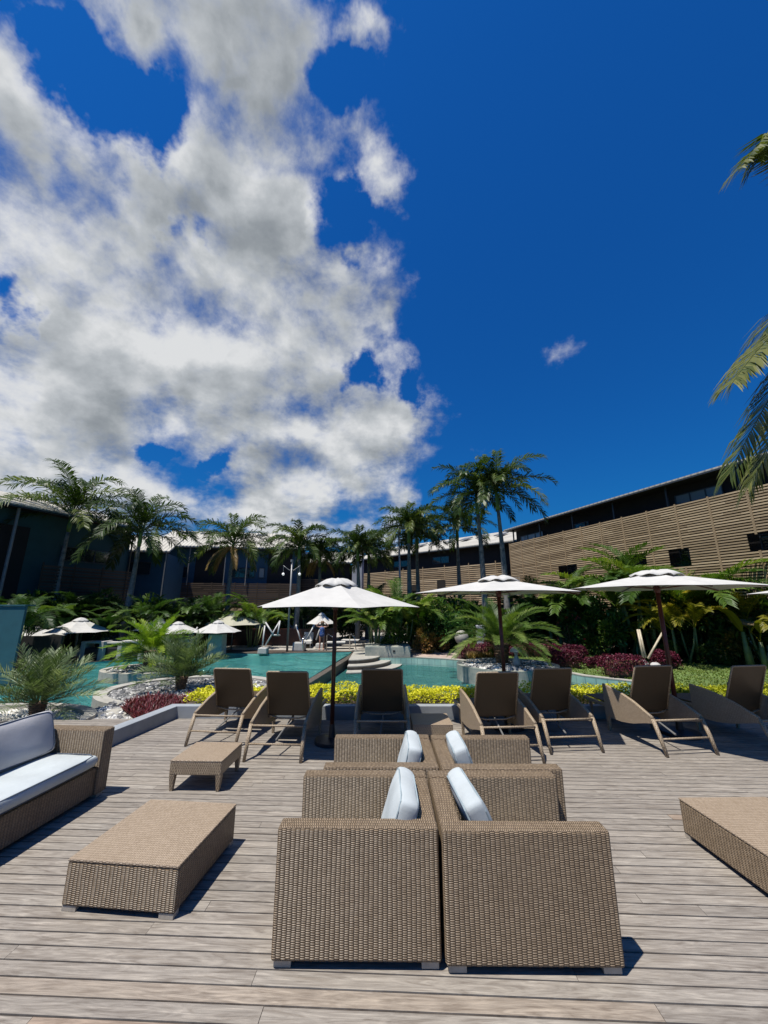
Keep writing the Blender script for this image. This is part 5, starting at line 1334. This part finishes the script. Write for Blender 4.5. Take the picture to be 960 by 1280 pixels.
# blue building behind the pool, left of centre
K = 1.22
def zk(z): return 2+(z-2)*K          # level above the world zero, moved back by K
A, B = Vector((-19.9, 33))*K, Vector((-7.6, 35.2))*K
rb, ln, H_, ro = building('blue_building', 'dark blue two storey building with a pale metal roof behind the pool', A, B, G, zk(6.72), 8, M['blue_paint'], 2.6, 1.0, 5)
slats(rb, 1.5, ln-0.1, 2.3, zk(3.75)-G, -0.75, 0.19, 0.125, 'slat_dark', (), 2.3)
for x_, w_ in ((5.6, 3.0), (12.9, 2.6)):
    m_ = MB(); m_.box((x_, -0.02, 6.2), (w_, 0.05, 4.6)); m_.build('recess', M['dark_recess'], rb)  # flat near-black panels painted as shaded openings
window(rb, 1.0, 3.4, zk(4.2)-G, zk(5.1)-G, -0.05, 2); window(rb, 7.8, 10.3, zk(4.2)-G, zk(5.1)-G, -0.05, 3, 'glass'); window(rb, 10.7, 11.3, zk(4.2)-G, zk(5.1)-G, -0.05, 1, 'glass_pale')
for x in (3.7, 7.3, 9.5):
    m_ = MB(); m_.tube([(x, -0.9, 4.7), (x, -0.9, H_)], 0.05, 6); m_.build('post', M['grey_metal'], rb)
for i in range(6):
    m_ = MB(); m_.box((1.6+i*2.15, 4.1, H_+2.38), (1.2, 0.8, 0.10), M4=Matrix.Rotation(math.atan2(2.6, 6.0), 3, 'X')); m_.build('skylight', M['dark_frame'], ro)
m_ = MB(); m_.box((ln/2+1, -0.45, 2.25), (ln-3, 1.3, 0.22)); m_.build('canopy', M['beige_soffit'], rb)
# link building with the low roof wedge
A, B = Vector((-21.0, 26.6))*K, Vector((-15.9, 27.9))*K
rb, ln, H_, ro = building('link_building', 'dark link building with a low pale roof between the left and blue buildings', A, B, G, zk(5.55), 6, M['blue_paint'], 2.0, 0.8, 4)
window(rb, ln-2.9, ln-1.2, zk(4.0)-G, zk(4.9)-G, -0.05, 1, 'glass'); m_ = MB(); m_.tube([(ln+0.1, -0.75, 0), (ln+0.1, -0.75, H_)], 0.05, 6); m_.build('downpipe', M['grey_metal'], rb)
m_ = MB(); m_.box((ln-4.4, -0.02, 4.0), (2.0, 0.05, 5.0)); m_.build('recess', M['dark_recess'], rb)  # flat panel, shade of an opening put into its colour
# left building
A, B = Vector((-22.6, 8.2))*K, Vector((-16.9, 25.1))*K
rb, ln, H_, ro = building('left_building', 'dark teal two storey building in shade along the left side', A, B, G, zk(6.72), 9, M['green_paint'], 1.9, 0.9, 5)
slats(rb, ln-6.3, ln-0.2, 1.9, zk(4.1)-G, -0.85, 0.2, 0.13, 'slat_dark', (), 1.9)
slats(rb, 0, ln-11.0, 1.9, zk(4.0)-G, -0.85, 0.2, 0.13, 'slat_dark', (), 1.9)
m_ = MB(); m_.box((ln-9.0, -0.02, 3.9), (4.2, 0.05, 7.4)); m_.build('recess', M['dark_recess'], rb)  # flat near-black sheet painted as the shade of a deep opening
window(rb, ln-4.9, ln-1.5, zk(4.35)-G, zk(5.15)-G, -0.05, 3, 'glass'); window(rb, ln-15.2, ln-12.2, zk(4.3)-G, zk(5.3)-G, -0.05, 3, 'glass')
for x in (ln-10.4, ln-8.0):
    m_ = MB(); m_.tube([(x, -0.6, 0), (x, -0.6, H_)], 0.09, 8); m_.build('post', M['grey_metal'], rb)
m_ = MB(); m_.tube([(ln+0.25, -0.95, H_), (ln+0.2, -0.6, H_-0.4), (ln+0.05, -0.15, H_-0.6), (ln+0.05, -0.15, 0)], 0.06, 8); m_.build('downpipe', M['dark_frame'], rb, smooth=True)
# brown shade structure under the left building and behind the umbrellas (bar counter)
m_ = MB(); c = yp(330, 800, 27.5); m_.box((c.x, 28.2, G+0.55), (9.5, 0.6, 1.1)); tag(m_.build('bar_counter', M['dark_wood']), 'dark red bar counter in the shade behind the far umbrellas', 'bar counter')
m_ = MB(); c = yp(30, 820, 20.0); m_.box((c.x, 20.5, G+0.45), (2.4, 0.8, 0.5)); tag(m_.build('bench', M['red_fabric'], bevel=0.05), 'dark red upholstered bench in shade behind the teal pavilion', 'bench')

# ------------------------------------------------------------------ garden planting
areca = proto_areca('areca', 26, 2.9, 1)
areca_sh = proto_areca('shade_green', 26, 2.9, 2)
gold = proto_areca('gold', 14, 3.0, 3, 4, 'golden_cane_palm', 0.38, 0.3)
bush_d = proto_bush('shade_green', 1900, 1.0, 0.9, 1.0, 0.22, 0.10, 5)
bush_g = proto_bush('glossy', 2300, 1.1, 0.9, 1.35, 0.17, 0.085, 6, 'glossy_shrub')
bush_a = proto_bush('areca', 2000, 1.0, 0.9, 1.1, 0.18, 0.07, 15)
croton = proto_bush('croton', 1500, 0.8, 0.7, 0.8, 0.18, 0.07, 7, 'croton_shrub')
flower = proto_bush('glossy', 1400, 0.75, 0.7, 0.95, 0.14, 0.06, 8, 'flowering_shrub', 26)
banana = proto_banana('areca', 15, 2.5, 0.40, 9)
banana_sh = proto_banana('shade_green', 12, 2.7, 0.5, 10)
banana_y = proto_banana('gold', 8, 2.3, 0.30, 11, 'yellow_banana_plant')
def put(proto, px, Y, hs,  label, group=None, rz=None, z=G):
    if px < 130 and Y > 18: Yn = Y+4; hs *= Yn/Y; Y = Yn
    if px > 640: Yn = 18+(Y-13)*0.75; hs *= Yn/Y; Y = Yn
    p = yp(px, 760, Y); hs = hs*(1.08 if (px > 640 and hs > 0.8 and proto not in (gold, banana_y)) else 1.15 if 465 < px < 560 else 1); return proto((p.x, Y, z), rz if rz is not None else (px*37 % 360)*PI/180, label, group, hs)
gl = 'shaded planting below the left buildings'
for (pr, px, Y, s, lab) in (
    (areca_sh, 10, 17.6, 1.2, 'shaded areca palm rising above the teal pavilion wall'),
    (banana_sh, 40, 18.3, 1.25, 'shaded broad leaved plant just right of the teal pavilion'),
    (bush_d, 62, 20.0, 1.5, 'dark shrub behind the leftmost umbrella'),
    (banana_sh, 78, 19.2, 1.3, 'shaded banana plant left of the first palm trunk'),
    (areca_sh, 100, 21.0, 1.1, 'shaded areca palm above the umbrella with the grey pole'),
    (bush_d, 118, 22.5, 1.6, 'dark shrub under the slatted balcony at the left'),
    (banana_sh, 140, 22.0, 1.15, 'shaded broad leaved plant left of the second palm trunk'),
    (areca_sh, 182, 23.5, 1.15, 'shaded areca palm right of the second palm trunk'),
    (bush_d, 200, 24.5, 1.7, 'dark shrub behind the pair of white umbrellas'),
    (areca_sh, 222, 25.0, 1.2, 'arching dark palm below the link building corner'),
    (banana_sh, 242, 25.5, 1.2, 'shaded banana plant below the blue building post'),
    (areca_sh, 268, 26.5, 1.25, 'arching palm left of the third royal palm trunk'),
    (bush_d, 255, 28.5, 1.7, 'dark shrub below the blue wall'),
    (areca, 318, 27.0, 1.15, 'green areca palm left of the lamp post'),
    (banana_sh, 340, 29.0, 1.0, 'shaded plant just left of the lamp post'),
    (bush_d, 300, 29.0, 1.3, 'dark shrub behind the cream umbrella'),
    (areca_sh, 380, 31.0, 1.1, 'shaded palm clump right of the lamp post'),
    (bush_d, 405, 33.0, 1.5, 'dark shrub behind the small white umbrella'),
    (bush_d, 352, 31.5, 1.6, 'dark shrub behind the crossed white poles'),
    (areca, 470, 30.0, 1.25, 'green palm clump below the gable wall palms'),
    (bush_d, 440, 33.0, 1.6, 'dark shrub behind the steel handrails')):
    put(pr, px, Y, s, lab, gl)
gc = 'planting behind the pool steps and path'
for (pr, px, Y, s, lab) in (
    (areca, 484, 25.0, 1.1, 'sunlit areca palm above the right tip of the centre umbrella'),
    (areca, 500, 25.0, 1.30, 'tallest lush areca palm in the middle clump'),
    (banana, 522, 26.0, 1.2, 'broad leaved plant in the middle clump right of the tall areca'),
    (areca, 470, 24.3, 0.95, 'lower areca palm behind the tiled block wall'),
    (bush_a, 492, 23.6, 0.8, 'leafy green shrub just above the tiled block wall'),
    (bush_a, 536, 25.5, 1.25, 'bright green shrub left of the flat umbrella tip'),
    (bush_g, 557, 25.2, 1.15, 'dark glossy shrub below the flat umbrella tip'),
    (croton, 528, 23.7, 0.85, 'orange and yellow croton at the left of the garden path'),
    (croton, 550, 24.2, 0.65, 'low pinkish croton at the top of the garden path'),
    (bush_d, 520, 27.5, 1.5, 'dark shrub behind the croton'),
    (bush_d, 575, 27.0, 1.7, 'dark shrub behind the stone ball'),
    (bush_d, 606, 26.0, 1.5, 'dark shrub behind the stone pillar'),
    (bush_g, 592, 24.8, 0.9, 'glossy shrub left of the arching cycad')):
    put(pr, px, Y, s, lab, gc)
gr_ = 'planting in front of the right slatted building'
for (pr, px, Y, s, lab) in (
    (bush_d, 640, 24.0, 1.5, 'dark shrub behind the arching cycad crown'),
    (banana, 693, 21.0, 1.45, 'tall sunlit broad leaved plant between the two right hand umbrellas'),
    (areca, 712, 21.5, 1.4, 'areca palm right of the tall broad leaved plant'),
    (bush_d, 668, 22.5, 1.3, 'dark shrub left of the pink flowering bush'),
    (flower, 712, 19.4, 1.0, 'bush dotted with pink blossom in front of the slatted building'),
    (gold, 735, 20.2, 0.9, 'yellow leaved cane palm behind the pink flowering bush'),
    (bush_g, 752, 19.4, 1.10, 'deep green glossy bush right of the pink flowering bush'),
    (bush_g, 778, 20.0, 1.0, 'glossy bush behind the cream poles'),
    (areca, 768, 18.8, 1.5, 'areca palm whose crown shows above the far right umbrella'),
    (areca, 812, 17.8, 1.6, 'areca palm rising behind the peak of the far right umbrella'),
    (banana_y, 792, 17.6, 0.75, 'yellowing broad leaf plant low behind the cream poles'),
    (bush_d, 730, 22.5, 1.5, 'dark shrub in the shade below the slat screen, left of the red brown pole'),
    (bush_d, 800, 20.0, 1.5, 'dark shrub behind the red brown umbrella pole'),
    (areca, 868, 17.4, 1.55, 'tall areca palm behind the golden cane palms'),
    (bush_a, 745, 18.6, 0.85, 'fresh green bush between the pink flowering bush and the cream poles'),
    (areca, 660, 22.5, 1.2, 'areca palm behind the right side of the arching cycad'),
    (gold, 838, 15.6, 1.0, 'golden cane palm with drooping yellow fronds right of the red brown pole'),
    (gold, 858, 15.9, 1.08, 'second golden cane palm, taller, right of the drooping one'),
    (bush_d, 850, 17.0, 1.2, 'dark shrub behind the golden cane palms'),
    (croton, 905, 14.6, 0.9, 'red tinged croton below the yellow banana leaves'),
    (banana_y, 925, 13.2, 1.1, 'banana plant with large yellow leaves near the right edge'),
    (gold, 948, 13.6, 1.15, 'golden cane palm at the right edge'),
    (bush_d, 900, 15.6, 1.2, 'dark shrub behind the slanting white pole'),
    (bush_d, 940, 14.8, 1.3, 'dark shrub at the right edge under the slats')):
    put(pr, px, Y, s, lab, gr_)
put(bush_a, 893, 14.6, 0.42, 'low bright green plant at the back of the right lawn', gr_); put(bush_d, 872, 14.9, 0.42, 'low dark plant at the back of the right lawn', gr_)
put(bush_a, 828, 16.0, 0.36, 'low green plant at the foot of the red brown pole', gr_)
# clipped burgundy hedges: irregular bushes of small leaves
def hedge(px0, px1, py, Y, h_, label, depth=0.9, rz=0, n=3800):
    a, b_ = yp(px0, 800, Y), yp(px1, 800, Y); w_ = b_.x-a.x
    r_ = empty('burgundy_hedge', ((a.x+b_.x)/2, Y, G), label, 'hedge', 'burgundy leaved hedges around the lawn', rz)
    m_ = MB(); m_.has = True; rnd = random.Random(px0)
    for i in range(n):
        t = rnd.random(); u = rnd.uniform(-1, 1); q = rnd.uniform(-1, 1)
        k = (1-abs(u)**6)**0.25*(1-abs(q)**5)**0.25
        z = h_*(1-0.9*(1-k))*(rnd.random()**0.35)*(1+0.16*noise.noise(Vector((u*w_*1.6, q*2, px0))))
        leaf(m_, Vector((u*w_/2, q*depth/2, max(0.02, z))), Vector((rnd.gauss(0, 1), rnd.gauss(0, 1), rnd.gauss(0.5, 1))), 0.075, 0.05, rnd.random()*0.9)
    m_.build('foliage', M['burgundy'], r_)
    m_ = MB(); m_.box((0, 0, h_*0.4), (w_*0.82, depth*0.6, h_*0.8)); m_.build('branches', M['bark_brown'], r_, bevel=0.1)
hedge(572, 620, 0, 21.6, 0.72, 'burgundy hedge left of the tiled planter beside the path', 1.0)
hedge(604, 640, 0, 22.8, 0.95, 'burgundy hedge behind the cycad, left part', 0.9)
hedge(636, 700, 0, 22.2, 0.70, 'long low burgundy hedge behind the white lantern', 0.8)
hedge(686, 720, 0, 18.6, 0.78, 'rounded burgundy bush at the right of the tiled planter', 1.2)
hedge(700, 728, 0, 20.2, 0.8, 'burgundy bush behind the rounded one beside the lawn', 1.0)
hedge(729, 741, 0, 18.4, 0.45, 'tiny burgundy shrub alone on the lawn, left one', 0.5, 0, 900)
hedge(741, 750, 0, 18.9, 0.45, 'tiny burgundy shrub alone on the lawn, right one', 0.5, 0, 900)
hedge(750, 800, 0, 16.4, 0.80, 'largest burgundy hedge behind the gap between the loungers', 1.1)
hedge(815, 840, 0, 18.3, 0.75, 'burgundy hedge behind the lounger with the sunlit panel', 0.8)
# pale reedy grass in front of the planter hedges
sp = [(random.uniform(4.2, 5.4), random.uniform(20.1, 20.7), G) for _ in range(60)]
blades('reed_grass', 'dryleaf', 'tuft of pale straw coloured grass behind the tiled planter', sp, 0.35, 0.6, 0.03, 10, 0.4)
# undergrowth in the shade
sp = [(yp(random.uniform(700, 960), 800, Y_).x, Y_, G) for Y_ in [random.uniform(19.6, 25) for _ in range(600)]]
blades('undergrowth', 'shade_green', 'leafy undergrowth beneath the garden shrubs', sp, 0.15, 0.35, 0.05, 8, 0.9)

# ------------------------------------------------------------------ bather
def person(px, py, Y):
    b = yp(px, py, Y); r_ = empty('person', (b.x, Y, G+0.01), 'person in blue patterned swimsuit standing on the far pool terrace, hands at the head', 'person')
    J = dict(pel=(0, 0, .93), wa=(0, .01, 1.08), ch=(0, 0, 1.28), nk=(0, 0, 1.45), hb=(0, -.01, 1.52), hd=(0, -.01, 1.62), ht=(0, 0, 1.71),
             hl=(.10, 0, .88), kl=(.12, -.01, .49), al=(.11, .02, .08), tl=(.12, -.14, .03), hr=(-.10, 0, .88), kr=(-.10, -.02, .49), ar=(-.13, .02, .08), tr=(-.15, -.14, .03),
             sl=(.18, 0, 1.40), el=(.40, .0, 1.46), wl=(.20, -.06, 1.64), gl=(.12, -.06, 1.68), sr=(-.18, 0, 1.40), er=(-.40, .0, 1.46), wr=(-.20, -.06, 1.64), gr=(-.12, -.06, 1.68))
    rad = dict(pel=.15, wa=.125, ch=.145, nk=.055, hb=.06, hd=.10, ht=.075, hl=.10, kl=.062, al=.038, tl=.03, hr=.10, kr=.062, ar=.038, tr=.03, sl=.062, el=.042, wl=.028, gl=.03, sr=.062, er=.042, wr=.028, gr=.03)
    E = [('pel', 'wa'), ('wa', 'ch'), ('ch', 'nk'), ('nk', 'hb'), ('hb', 'hd'), ('hd', 'ht'), ('pel', 'hl'), ('hl', 'kl'), ('kl', 'al'), ('al', 'tl'), ('pel', 'hr'), ('hr', 'kr'), ('kr', 'ar'), ('ar', 'tr'),
         ('ch', 'sl'), ('sl', 'el'), ('el', 'wl'), ('wl', 'gl'), ('ch', 'sr'), ('sr', 'er'), ('er', 'wr'), ('wr', 'gr')]
    ks = list(J); me = bpy.data.meshes.new('body'); me.from_pydata([J[k] for k in ks], [(ks.index(a), ks.index(c_)) for a, c_ in E], [])
    o = bpy.data.objects.new('body', me); COL.objects.link(o); o.parent = r_
    sk = o.modifiers.new('skin', 'SKIN')
    for i, k in enumerate(ks): me.skin_vertices[0].data[i].radius = (rad[k], rad[k]*(0.75 if k in ('pel', 'wa', 'ch') else 1))
    me.skin_vertices[0].data[0].use_root = True
    ss = o.modifiers.new('subdivision', 'SUBSURF'); ss.levels = ss.render_levels = 2; me.materials.append(M['skin'])
    m_ = MB(); m_.lathe([(0.02, 1.02), (0.15, 1.0)][:0]+[(0.0, 0.78), (0.13, 0.80), (0.185, 0.90), (0.16, 1.02), (0.142, 1.10), (0.165, 1.24), (0.155, 1.36), (0.10, 1.40)], n=20, sy=0.82); m_.build('swimsuit', M['swim'], r_, smooth=True)
    m_ = MB(); m_.lathe([(0, 0.15), (0.07, 0.14), (0.112, 0.09), (0.122, 0.02), (0.11, -0.06), (0.07, -0.12)], (0, 0.015, 1.625), 16); m_.build('hair', M['hair'], r_, smooth=True)
person(402, 808, 25.2)
